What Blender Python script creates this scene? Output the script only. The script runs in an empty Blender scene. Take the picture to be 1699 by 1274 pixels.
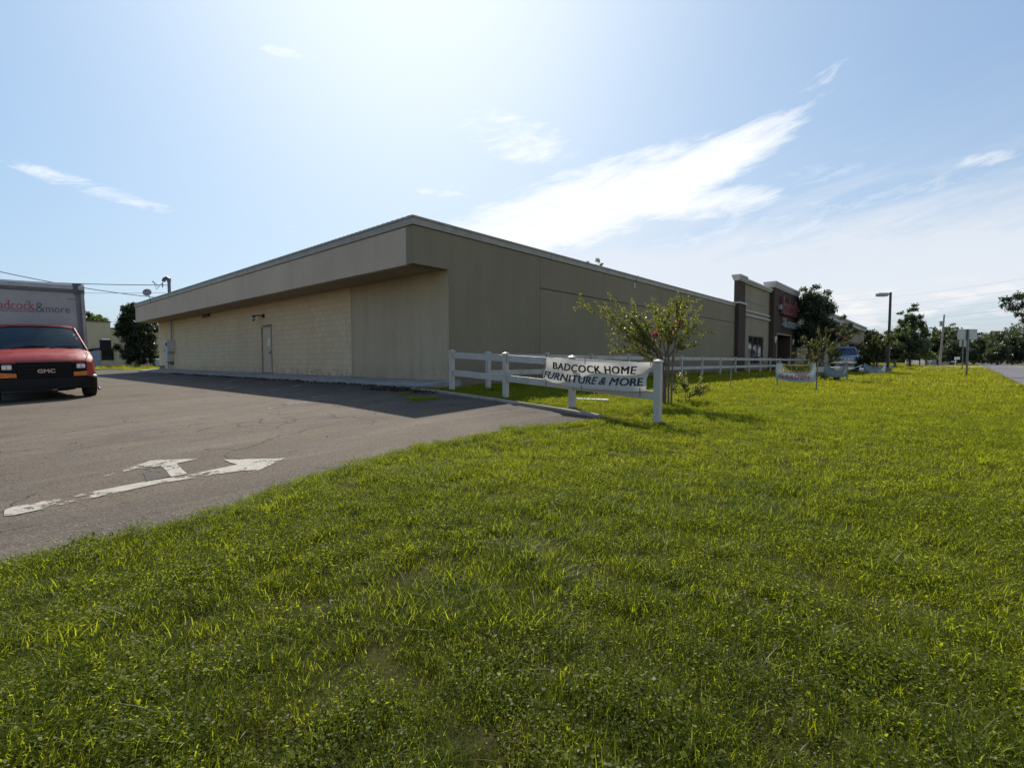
import bpy, bmesh, math, random
import numpy as np
from mathutils import Vector, Matrix, noise as mnoise
from mathutils.geometry import delaunay_2d_cdt

C = bpy.context.scene
R = math.radians
random.seed(7)
rng = np.random.default_rng(11)
COL = C.collection

# ------------------------------------------------------------------ camera numbers (photo 1699 x 1274)
F, CX, CY, EYE = 813.0, 849.5, 637.0, 1.10
PITCH = math.atan((CY - 598) / F)
YAW = R(41.5)
RIGHT = Vector((math.sin(YAW), -math.cos(YAW), 0))
FWD = Vector((math.cos(YAW), math.sin(YAW), 0))

def ray(x, y):
    u = (x - CX) / F; v = -(y - CY) / F
    d = math.cos(PITCH) + v * math.sin(PITCH); z = -math.sin(PITCH) + v * math.cos(PITCH)
    return Vector((d * FWD.x + u * RIGHT.x, d * FWD.y + u * RIGHT.y, z)) / d

def at(x, y, depth):
    r = ray(x, y) * depth
    return Vector((r.x, r.y, r.z + EYE))

def gz(X, Y):
    g = min(1.0, max(.15, .33 + (Y - 3.3) * .118))
    return .045 * min(X, 7.5) * g if X > 0 else max(.02 * X, -.5)

def gza(X, Y):
    g = np.clip(.33 + (Y - 3.3) * .118, .15, 1)
    return np.where(X > 0, .045 * np.minimum(X, 7.5) * g, np.maximum(.02 * X, -.5))

# ------------------------------------------------------------------ naming helpers
def tag(o, label=None, cat=None, group=None, kind=None):
    if label: o['label'] = label
    if cat: o['category'] = cat
    if group: o['group'] = group
    if kind: o['kind'] = kind
    return o

def thing(name, label, cat, loc=(0, 0, 0), rotz=0.0, group=None):
    o = bpy.data.objects.new(name, None); COL.objects.link(o)
    o.location = loc; o.rotation_euler = (0, 0, rotz); o.empty_display_size = .2
    return tag(o, label, cat, group)

def root_loc(o):
    v = Vector((0, 0, 0))
    while o:
        v = v + Vector(o.location); o = o.parent
    return v

class MB:
    """collects shapes; build() links them as ONE mesh object"""
    def __init__(s): s.v = []; s.f = []
    def add(s, vs, fs):
        n = len(s.v); s.v += [tuple(v) for v in vs]; s.f += [tuple(i + n for i in f) for f in fs]; return s
    def box(s, x0, x1, y0, y1, z0, z1):
        return s.add([(x0, y0, z0), (x1, y0, z0), (x1, y1, z0), (x0, y1, z0), (x0, y0, z1), (x1, y0, z1), (x1, y1, z1), (x0, y1, z1)],
                     [(3, 2, 1, 0), (4, 5, 6, 7), (0, 1, 5, 4), (1, 2, 6, 5), (2, 3, 7, 6), (3, 0, 4, 7)])
    def obox(s, c, ax, ay, az):
        c, ax, ay, az = map(Vector, (c, ax, ay, az))
        vs = [c + ax * i + ay * j + az * k for k in (-1, 1) for (i, j) in ((-1, -1), (1, -1), (1, 1), (-1, 1))]
        return s.add(vs, [(3, 2, 1, 0), (4, 5, 6, 7), (0, 1, 5, 4), (1, 2, 6, 5), (2, 3, 7, 6), (3, 0, 4, 7)])
    def tube(s, pts, rad, n=8, caps=True):
        pts = [Vector(p) for p in pts]
        if not hasattr(rad, '__len__'): rad = [rad] * len(pts)
        vs = []; fs = []
        for i, p in enumerate(pts):
            t = (pts[min(i + 1, len(pts) - 1)] - pts[max(i - 1, 0)])
            t = t.normalized() if t.length > 1e-9 else Vector((0, 0, 1))
            a = t.cross(Vector((0, 0, 1)) if abs(t.z) < .95 else Vector((1, 0, 0))).normalized(); b = t.cross(a)
            for k in range(n):
                w = 2 * math.pi * k / n
                vs.append(p + (a * math.cos(w) + b * math.sin(w)) * rad[i])
        for i in range(len(pts) - 1):
            for k in range(n):
                k2 = (k + 1) % n
                fs.append((i * n + k, i * n + k2, (i + 1) * n + k2, (i + 1) * n + k))
        if caps:
            fs.append(tuple(range(n))[::-1]); fs.append(tuple((len(pts) - 1) * n + k for k in range(n)))
        return s.add(vs, fs)
    def prism(s, poly, axis, a, b):
        """poly 2D swept along axis from a to b"""
        n = len(poly)
        def P(p, t):
            return (t, p[0], p[1]) if axis == 'x' else (p[0], t, p[1]) if axis == 'y' else (p[0], p[1], t)
        vs = [P(p, a) for p in poly] + [P(p, b) for p in poly]
        fs = [tuple(range(n))[::-1], tuple(range(n, 2 * n))] + [(i, (i + 1) % n, (i + 1) % n + n, i + n) for i in range(n)]
        return s.add(vs, fs)
    def loft(s, rings, closed=True, caps=True):
        n = len(rings[0]); vs = [p for r in rings for p in r]; fs = []
        for i in range(len(rings) - 1):
            for k in range(n if closed else n - 1):
                k2 = (k + 1) % n
                fs.append((i * n + k, i * n + k2, (i + 1) * n + k2, (i + 1) * n + k))
        if caps and closed:
            fs.append(tuple(range(n))[::-1]); fs.append(tuple((len(rings) - 1) * n + k for k in range(n)))
        return s.add(vs, fs)
    def ball(s, c, rx, ry, rz, n=12, m=8):
        rings = []
        for i in range(m + 1):
            t = math.pi * i / m
            rings.append([(c[0] + rx * max(math.sin(t), .01) * math.cos(2 * math.pi * k / n), c[1] + ry * max(math.sin(t), .01) * math.sin(2 * math.pi * k / n), c[2] - rz * math.cos(t)) for k in range(n)])
        return s.loft(rings)
    def wheelx(s, c, r, w, n=24, bev=.02):
        """round body whose axis is x"""
        prof = [(-w / 2, r * .55), (-w / 2, r - bev * 1.5), (-w / 2 + bev, r), (w / 2 - bev, r), (w / 2, r - bev * 1.5), (w / 2, r * .55)]
        rings = [[(c[0] + px, c[1] + pr * math.cos(2 * math.pi * k / n), c[2] + pr * math.sin(2 * math.pi * k / n)) for k in range(n)] for px, pr in prof]
        return s.loft(rings)
    def build(s, name, mat, parent=None, local=False, smooth=False, bevel=0, label=None):
        me = bpy.data.meshes.new(name)
        off = Vector((0, 0, 0)) if (local or parent is None) else root_loc(parent)
        me.from_pydata([tuple(Vector(v) - off) for v in s.v], [], s.f)
        bm = bmesh.new(); bm.from_mesh(me); bmesh.ops.recalc_face_normals(bm, faces=bm.faces); bm.to_mesh(me); bm.free()
        me.update()
        if mat: me.materials.append(mat)
        o = bpy.data.objects.new(name, me); COL.objects.link(o)
        if parent: o.parent = parent
        if smooth:
            me.polygons.foreach_set('use_smooth', [True] * len(me.polygons))
            try: me.set_sharp_from_angle(angle=R(38))
            except Exception: pass
        if bevel:
            m = o.modifiers.new('bevel', 'BEVEL'); m.width = bevel; m.segments = 2; m.limit_method = 'ANGLE'; m.angle_limit = R(40)
        if label: o['label'] = label
        return o

def np_mesh(name, V, Q, mat, tone=None):
    me = bpy.data.meshes.new(name)
    V = np.asarray(V, np.float32); Q = np.asarray(Q, np.int32)
    me.vertices.add(len(V)); me.vertices.foreach_set('co', V.ravel())
    me.loops.add(Q.size); me.loops.foreach_set('vertex_index', Q.ravel())
    k = Q.shape[1]
    me.polygons.add(len(Q)); me.polygons.foreach_set('loop_start', np.arange(len(Q), dtype=np.int32) * k)
    try: me.polygons.foreach_set('loop_total', np.full(len(Q), k, np.int32))
    except Exception: pass
    me.update(calc_edges=True)
    if tone is not None:
        a = me.attributes.new('tone', 'FLOAT', 'FACE'); a.data.foreach_set('value', np.asarray(tone, np.float32))
    me.materials.append(mat)
    return me

def np_obj(name, me, parent=None):
    o = bpy.data.objects.new(name, me); COL.objects.link(o)
    if parent: o.parent = parent
    return o

# ------------------------------------------------------------------ materials
def new_mat(name):
    m = bpy.data.materials.new(name); m.use_nodes = True
    nt = m.node_tree; nt.nodes.clear()
    out = nt.nodes.new('ShaderNodeOutputMaterial')
    return m, nt, out

class G:
    """small node-graph helper"""
    def __init__(s, nt): s.nt = nt
    def node(s, t, **kw):
        n = s.nt.nodes.new(t)
        for k, v in kw.items():
            if k.startswith('_'): n.inputs[k[1:]].default_value = v
            else: setattr(n, k, v)
        return n
    def link(s, a, b): s.nt.links.new(a, b); return b
    def put(s, sock, v):
        if hasattr(v, 'is_output') or isinstance(v, bpy.types.NodeSocket): s.link(v, sock)
        else: sock.default_value = v
    def math(s, op, a, b=None, c=None, clamp=False):
        n = s.node('ShaderNodeMath', operation=op, use_clamp=clamp)
        s.put(n.inputs[0], a)
        if b is not None: s.put(n.inputs[1], b)
        if c is not None: s.put(n.inputs[2], c)
        return n.outputs[0]
    def noise(s, vec, scale, detail=4, rough=.55, dist=0.0):
        n = s.node('ShaderNodeTexNoise'); n.inputs['Scale'].default_value = scale
        n.inputs['Detail'].default_value = detail; n.inputs['Roughness'].default_value = rough; n.inputs['Distortion'].default_value = dist
        if vec is not None: s.link(vec, n.inputs['Vector'])
        return n.outputs['Fac']
    def ramp(s, fac, stops):
        n = s.node('ShaderNodeValToRGB'); e = n.color_ramp.elements
        while len(e) < len(stops): e.new(.5)
        for i, (p, c) in enumerate(stops):
            e[i].position = p; e[i].color = (c[0], c[1], c[2], 1) if hasattr(c, '__len__') else (c, c, c, 1)
        s.put(n.inputs[0], fac); return n.outputs[0]
    def mix(s, fac, a, b, mode='MIX'):
        n = s.node('ShaderNodeMix', data_type='RGBA', blend_type=mode)
        s.put(n.inputs[0], fac)
        for sock, v in ((n.inputs[6], a), (n.inputs[7], b)):
            if hasattr(v, '__len__') and not isinstance(v, bpy.types.NodeSocket): sock.default_value = (v[0], v[1], v[2], 1)
            else: s.link(v, sock)
        return n.outputs[2]
    def mapping(s, vec, scale=(1, 1, 1), loc=(0, 0, 0), rot=(0, 0, 0)):
        n = s.node('ShaderNodeMapping'); n.inputs['Scale'].default_value = scale; n.inputs['Location'].default_value = loc; n.inputs['Rotation'].default_value = rot
        s.link(vec, n.inputs['Vector']); return n.outputs[0]
    def bump(s, h, strength=.3, dist=.01, normal=None):
        n = s.node('ShaderNodeBump'); n.inputs['Strength'].default_value = strength; n.inputs['Distance'].default_value = dist
        s.link(h, n.inputs['Height'])
        if normal is not None: s.link(normal, n.inputs['Normal'])
        return n.outputs[0]
    def pos(s): return s.node('ShaderNodeNewGeometry').outputs['Position']
    def obj(s): return s.node('ShaderNodeTexCoord').outputs['Object']
    def bsdf(s, out, color, rough=.8, metal=0.0, spec=.5, normal=None, coat=0.0):
        b = s.node('ShaderNodeBsdfPrincipled')
        if hasattr(color, '__len__') and not isinstance(color, bpy.types.NodeSocket): b.inputs['Base Color'].default_value = (color[0], color[1], color[2], 1)
        else: s.link(color, b.inputs['Base Color'])
        s.put(b.inputs['Roughness'], rough); s.put(b.inputs['Metallic'], metal)
        b.inputs['Specular IOR Level'].default_value = spec
        b.inputs['Coat Weight'].default_value = coat; b.inputs['Coat Roughness'].default_value = .05
        if normal is not None: s.link(normal, b.inputs['Normal'])
        if out is not None: s.link(b.outputs[0], out.inputs['Surface'])
        return b

def paint(name, c, rough=.5, var=.12, scale=6, metal=0.0, bump=.0, spec=.5, coat=0.0, dirt=None):
    m, nt, out = new_mat(name); g = G(nt); p = g.obj()
    n = g.noise(p, scale, 5)
    lo = [max(0, x * (1 - var)) for x in c]; hi = [min(1, x * (1 + var)) for x in c]
    col = g.ramp(n, [(.3, lo), (.7, hi)])
    if dirt:
        d = g.noise(p, scale * .45, 6, .65)
        col = g.mix(g.ramp(d, [(.5, 0.0), (.72, .75)]), col, dirt)
    nr = g.bump(g.noise(p, scale * 12, 3), .4, bump) if bump else None
    r2 = g.ramp(g.noise(p, scale * 2.3, 3), [(.3, max(0, rough - .08)), (.7, min(1, rough + .08))])
    g.bsdf(out, col, r2, metal, spec, nr, coat)
    return m

def stucco(name, c, streak=.25, c2=None):
    m, nt, out = new_mat(name); g = G(nt); p = g.pos()
    big = g.noise(g.mapping(p, (.5, .5, .3)), 1.0, 6, .6)
    st = g.noise(g.mapping(p, (2.6, 2.6, .16)), 1.0, 5, .6)
    blot = g.noise(g.mapping(p, (1.1, 1.1, .8)), 1.6, 5, .65, .6)
    col = g.ramp(big, [(.3, [x * .9 for x in c]), (.7, [x * 1.07 for x in c])])
    col = g.mix(g.ramp(st, [(.45, 0.0), (.75, streak)]), col, c2 or [x * .68 for x in c])
    col = g.mix(g.ramp(blot, [(.5, 0.0), (.74, streak * .9)]), col, [c[0] * .84, c[1] * .80, c[2] * .70])
    fine = g.noise(p, 90, 4, .6)
    coarse = g.noise(p, 9, 4, .6)
    patch = g.node('ShaderNodeTexVoronoi'); patch.inputs['Scale'].default_value = .55; g.link(g.mapping(p, (1, 1, 1.3)), patch.inputs['Vector'])
    col = g.mix(g.math('MULTIPLY', g.ramp(patch.outputs['Color'], [(.72, 0.0), (.76, .22)]), g.ramp(blot, [(.4, .3), (.6, 1.0)])), col, [min(1, x * 1.12) for x in c])
    sz = g.node('ShaderNodeSeparateXYZ'); g.link(p, sz.inputs[0])
    low = g.math('SUBTRACT', 1.0, g.math('MULTIPLY', g.math('SUBTRACT', sz.outputs[2], .45), 1.6), clamp=True)
    col = g.mix(g.math('MULTIPLY', low, g.ramp(g.noise(p, 3.1, 6, .65), [(.35, .1), (.7, .7)])), col, [c[0] * .5, c[1] * .46, c[2] * .42])
    h = g.math('ADD', g.math('MULTIPLY', fine, 1.2), g.math('MULTIPLY', coarse, 2.0))
    g.bsdf(out, col, .9, 0, .25, g.bump(h, .6, .016))
    return m

def block_wall(name, c):
    m, nt, out = new_mat(name); g = G(nt); p = g.pos()
    sep = g.node('ShaderNodeSeparateXYZ'); g.link(p, sep.inputs[0])
    comb = g.node('ShaderNodeCombineXYZ'); g.link(sep.outputs[1], comb.inputs[0]); g.link(g.math('ADD', sep.outputs[2], .06), comb.inputs[1])
    b = g.node('ShaderNodeTexBrick'); g.link(comb.outputs[0], b.inputs['Vector'])
    b.inputs['Scale'].default_value = 1; b.inputs['Brick Width'].default_value = .4064; b.inputs['Row Height'].default_value = .2032
    b.inputs['Mortar Size'].default_value = .008; b.inputs['Mortar Smooth'].default_value = .35
    b.inputs['Color1'].default_value = (*[x * .95 for x in c], 1); b.inputs['Color2'].default_value = (*[x * 1.05 for x in c], 1); b.inputs['Mortar'].default_value = (*[x * .74 for x in c], 1)
    big = g.noise(g.mapping(p, (.5, .5, .35)), 1.2, 6, .6)
    col = g.mix(g.ramp(big, [(.45, 0.0), (.75, .45)]), b.outputs['Color'], [c[0] * .82, c[1] * .78, c[2] * .70])
    st = g.noise(g.mapping(p, (1, 3.2, .25)), 1.0, 5, .6)
    col = g.mix(g.ramp(st, [(.5, 0.0), (.8, .28)]), col, [x * .66 for x in c])
    low = g.math('SUBTRACT', 1.0, g.math('MULTIPLY', g.math('SUBTRACT', sep.outputs[2], .5), 2.2), clamp=True)
    spl = g.math('MULTIPLY', low, g.ramp(g.noise(p, 3.5, 6, .65), [(.4, 0.0), (.7, .8)]))
    col = g.mix(spl, col, (.20, .15, .10))
    inv = g.math('SUBTRACT', 1.0, b.outputs['Fac'])
    h = g.math('ADD', inv, g.math('MULTIPLY', g.noise(p, 70, 4), .3))
    g.bsdf(out, col, .85, 0, .3, g.bump(h, .75, .007))
    return m

def foliage(name, dark, light, trans, gloss=.06, pscale=1.2, yellow=None):
    m, nt, out = new_mat(name); g = G(nt); p = g.pos()
    t = g.node('ShaderNodeAttribute', attribute_name='tone').outputs['Fac']
    n = g.noise(p, pscale, 4, .6)
    f = g.math('ADD', g.math('MULTIPLY', t, .6), g.math('MULTIPLY', n, .5), clamp=True)
    col = g.ramp(f, [(.2, dark), (.8, light)])
    k = g.math('MULTIPLY', t, .9)
    tc = g.mix(f, [x * .55 for x in trans], trans)
    if yellow:
        y = g.ramp(g.noise(p, pscale * 2.7, 3), [(.58, 0.0), (.72, .8)])
        col = g.mix(y, col, yellow); tc = g.mix(y, tc, [x * 1.8 for x in yellow])
    d = g.node('ShaderNodeBsdfDiffuse'); g.link(col, d.inputs[0])
    tr = g.node('ShaderNodeBsdfTranslucent'); g.link(tc, tr.inputs[0])
    gl = g.node('ShaderNodeBsdfGlossy'); gl.inputs['Roughness'].default_value = .38; gl.inputs[0].default_value = (.9, .95, .85, 1)
    m1 = g.node('ShaderNodeMixShader'); m1.inputs[0].default_value = .5; g.link(d.outputs[0], m1.inputs[1]); g.link(tr.outputs[0], m1.inputs[2])
    m2 = g.node('ShaderNodeMixShader'); m2.inputs[0].default_value = gloss; g.link(m1.outputs[0], m2.inputs[1]); g.link(gl.outputs[0], m2.inputs[2])
    g.link(m2.outputs[0], out.inputs[0])
    return m

def asphalt_mat():
    m, nt, out = new_mat('asphalt_old'); g = G(nt); p = g.pos()
    sep = g.node('ShaderNodeSeparateXYZ'); g.link(p, sep.inputs[0])
    flat = g.node('ShaderNodeCombineXYZ'); g.link(sep.outputs[0], flat.inputs[0]); g.link(sep.outputs[1], flat.inputs[1]); fv = flat.outputs[0]
    big = g.noise(g.mapping(fv, (.16, .30, 1), rot=(0, 0, .6)), 1.0, 6, .62)
    mid = g.noise(fv, 1.3, 6, .65)
    fine = g.noise(fv, 110, 3, .7)
    agg = g.node('ShaderNodeTexVoronoi'); agg.inputs['Scale'].default_value = 70; g.link(fv, agg.inputs['Vector'])
    col = g.ramp(big, [(.30, (.094, .073, .050)), (.5, (.131, .102, .070)), (.72, (.176, .139, .098))])
    col = g.mix(g.ramp(mid, [(.42, 0.0), (.72, .5)]), col, (.105, .092, .08))
    ey = g.math('ADD', sep.outputs[1], g.math('MULTIPLY', g.math('SUBTRACT', mid, .5), 1.0))
    lane = g.ramp(g.math('MULTIPLY', g.math('SUBTRACT', ey, 3.6), .5), [(.35, .62), (.62, 0.0)])
    col = g.mix(lane, col, (.082, .068, .052))           # newer, coarser lane of asphalt next to the verge
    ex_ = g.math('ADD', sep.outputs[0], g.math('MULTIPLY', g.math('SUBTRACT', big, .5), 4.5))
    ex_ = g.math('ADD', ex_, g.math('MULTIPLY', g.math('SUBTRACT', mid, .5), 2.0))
    shade_stain = g.ramp(g.math('MULTIPLY', ex_, .1), [(.46, 0.0), (.66, .62), (.80, .8)])
    col = g.mix(shade_stain, col, (.046, .040, .033))  # building's shadow deepened in the colour, over the stained asphalt by the walk
    trk = g.noise(g.mapping(fv, (.35, 2.2, 1), rot=(0, 0, -.12)), 1.0, 4, .6)
    col = g.mix(g.ramp(trk, [(.5, 0.0), (.7, .4)]), col, (.225, .19, .15))
    col = g.mix(.55, col, g.ramp(fine, [(.3, .35), (.7, .72)]), 'OVERLAY')
    col = g.mix(g.ramp(agg.outputs['Color'], [(.72, 0.0), (.94, .42)]), col, (.29, .252, .21))
    col = g.mix(g.ramp(agg.outputs['Color'], [(.10, .85), (.30, 0.0)]), col, (.04, .034, .028))
    # cracks: warped cell borders, present only in patches
    w = g.node('ShaderNodeTexNoise'); w.inputs['Scale'].default_value = 1.6; w.inputs['Detail'].default_value = 6; g.link(fv, w.inputs['Vector'])
    wv = g.node('ShaderNodeVectorMath', operation='MULTIPLY_ADD'); g.link(w.outputs['Color'], wv.inputs[0]); wv.inputs[1].default_value = (.9, .9, 0); g.link(fv, wv.inputs[2])
    cr = g.node('ShaderNodeTexVoronoi', feature='DISTANCE_TO_EDGE'); cr.inputs['Scale'].default_value = .36; g.link(wv.outputs[0], cr.inputs['Vector'])
    cw = g.node('ShaderNodeTexVoronoi', feature='DISTANCE_TO_EDGE'); cw.inputs['Scale'].default_value = 1.25; g.link(wv.outputs[0], cw.inputs['Vector'])
    crack = g.math('MULTIPLY', g.ramp(cr.outputs['Distance'], [(.001, 1.0), (.004, 0.0)]), g.ramp(g.noise(fv, .55, 3), [(.47, 0.0), (.53, 1.0)]))
    crack2 = g.math('MULTIPLY', g.ramp(cw.outputs['Distance'], [(.006, .8), (.018, 0.0)]), g.ramp(g.noise(g.mapping(fv, loc=(7, 3, 0)), .5, 4), [(.56, 0.0), (.62, 1.0)]))
    ck = g.math('MAXIMUM', crack, crack2)
    col = g.mix(ck, col, (.025, .022, .02))
    # oil stains
    oil = g.ramp(g.noise(g.mapping(fv, loc=(3, 9, 0)), .75, 5, .6), [(.56, 0.0), (.68, .55)])
    col = g.mix(oil, col, (.07, .062, .055))
    h = g.math('SUBTRACT', g.math('MULTIPLY', g.math('ADD', fine, agg.outputs['Distance']), .5), g.math('MULTIPLY', ck, 1.5))
    g.bsdf(out, col, .85, 0, .2, g.bump(h, .8, .008))
    return m

def road_mat():
    m, nt, out = new_mat('road_asphalt'); g = G(nt); p = g.pos()
    col = g.ramp(g.noise(g.mapping(p, (.05, .5, 1)), 1.0, 6), [(.3, (.13, .12, .125)), (.7, (.17, .16, .165))])
    f = g.noise(p, 60, 3)
    col = g.mix(.4, col, g.ramp(f, [(.3, .35), (.7, .7)]), 'OVERLAY')
    g.bsdf(out, col, .85, 0, .3, g.bump(f, .3, .004)); return m

def concrete_mat(name, c, stain=(.16, .14, .12), s=1.0):
    m, nt, out = new_mat(name); g = G(nt); p = g.pos()
    col = g.ramp(g.noise(p, .8 * s, 6, .6), [(.3, [x * .82 for x in c]), (.7, [x * 1.1 for x in c])])
    col = g.mix(g.ramp(g.noise(p, 2.4 * s, 7, .68), [(.48, 0.0), (.72, .75)]), col, stain)
    f = g.noise(p, 70, 4)
    g.bsdf(out, col, .9, 0, .25, g.bump(f, .35, .005)); return m

def worn_paint_mat(name, c, wear=.5):
    """thin old line paint: flaked through to the asphalt where it has worn"""
    m, nt, out = new_mat(name); g = G(nt); p = g.pos()
    n = g.noise(g.mapping(p, (11, 11, 0)), 1.0, 10, .8)
    n2 = g.noise(g.mapping(p, (1.6, 1.6, 0), loc=(1.3, 0, 0)), 1.0, 3)
    k = g.math('ADD', g.math('MULTIPLY', n, .7), g.math('MULTIPLY', n2, .5))
    sx = g.node('ShaderNodeSeparateXYZ'); g.link(p, sx.inputs[0])
    k = g.math('ADD', k, g.math('MULTIPLY', g.math('SUBTRACT', 1.15, sx.outputs[0], clamp=True), .045))
    f = g.ramp(k, [(wear, 1.0), (wear + .03, 0.0)])
    pc = g.ramp(g.noise(p, 14, 5), [(.3, [x * .78 for x in c]), (.7, c)])
    b1 = g.bsdf(None, pc, .8, 0, .3, g.bump(n, .3, .004))
    tr = g.node('ShaderNodeBsdfTransparent')
    ms = g.node('ShaderNodeMixShader'); g.link(f, ms.inputs[0]); g.link(tr.outputs[0], ms.inputs[1]); g.link(b1.outputs[0], ms.inputs[2])
    g.link(ms.outputs[0], out.inputs[0]); return m

def soil_mat():
    m, nt, out = new_mat('lawn_soil'); g = G(nt); p = g.pos()
    n = g.noise(p, 3.0, 7, .65); n2 = g.noise(p, 45, 5, .7); n3 = g.noise(p, .35, 5, .6)
    soil = g.ramp(n2, [(.3, (.007, .006, .004)), (.7, (.030, .023, .013))])
    green = g.ramp(n2, [(.25, (.055, .065, .008)), (.75, (.16, .165, .014))])
    green = g.mix(g.ramp(n3, [(.4, 0.0), (.65, .6)]), green, (.20, .20, .016))
    d = g.node('ShaderNodeVectorMath', operation='LENGTH'); g.link(p, d.inputs[0])
    far = g.ramp(g.math('MULTIPLY', d.outputs['Value'], .02), [(.1, .35), (.6, 1.0)])   # sward closes up away from the trodden corner
    col = g.mix(g.math('MULTIPLY', g.ramp(n, [(.3, .55), (.6, 1.0)]), far), soil, green)
    g.bsdf(out, col, .95, 0, .15, g.bump(g.math('ADD', n2, n), .6, .04)); return m

def glass_dark(name, c=(.014, .026, .028), rough=.04):
    m, nt, out = new_mat(name); g = G(nt)
    n = g.noise(g.obj(), 1.5, 3)
    g.bsdf(out, g.ramp(n, [(.3, [x * .6 for x in c]), (.7, [x * 1.6 for x in c])]), rough, 0, .6); return m

def fabric(name, c, trans=.5):
    m, nt, out = new_mat(name); g = G(nt); p = g.obj()
    n = g.noise(p, 5, 5)
    col = g.ramp(n, [(.3, [x * .9 for x in c]), (.7, c)])
    d = g.node('ShaderNodeBsdfDiffuse'); g.link(col, d.inputs[0])
    t = g.node('ShaderNodeBsdfTranslucent'); g.link(col, t.inputs[0])
    ms = g.node('ShaderNodeMixShader'); ms.inputs[0].default_value = trans
    g.link(d.outputs[0], ms.inputs[1]); g.link(t.outputs[0], ms.inputs[2]); g.link(ms.outputs[0], out.inputs[0]); return m

def bark_mat(name, c):
    m, nt, out = new_mat(name); g = G(nt); p = g.obj()
    n = g.noise(g.mapping(p, (9, 9, 1.6)), 1.5, 6, .65)
    g.bsdf(out, g.ramp(n, [(.3, [x * .55 for x in c]), (.7, [x * 1.35 for x in c])]), .95, 0, .2, g.bump(n, .7, .03)); return m

def brick_mat(name, c1, c2, mortar):
    m, nt, out = new_mat(name); g = G(nt); p = g.pos()
    sep = g.node('ShaderNodeSeparateXYZ'); g.link(p, sep.inputs[0])
    comb = g.node('ShaderNodeCombineXYZ'); g.link(g.math('ADD', sep.outputs[0], sep.outputs[1]), comb.inputs[0]); g.link(sep.outputs[2], comb.inputs[1])
    b = g.node('ShaderNodeTexBrick'); g.link(comb.outputs[0], b.inputs['Vector'])
    b.inputs['Scale'].default_value = 1; b.inputs['Brick Width'].default_value = .22; b.inputs['Row Height'].default_value = .075; b.inputs['Mortar Size'].default_value = .008
    b.inputs['Color1'].default_value = (*c1, 1); b.inputs['Color2'].default_value = (*c2, 1); b.inputs['Mortar'].default_value = (*mortar, 1)
    col = g.mix(g.ramp(g.noise(p, .7, 5), [(.4, 0.0), (.75, .4)]), b.outputs['Color'], [x * .6 for x in c1])
    g.bsdf(out, col, .9, 0, .25, g.bump(g.math('SUBTRACT', 1.0, b.outputs['Fac']), .4, .006)); return m

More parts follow.
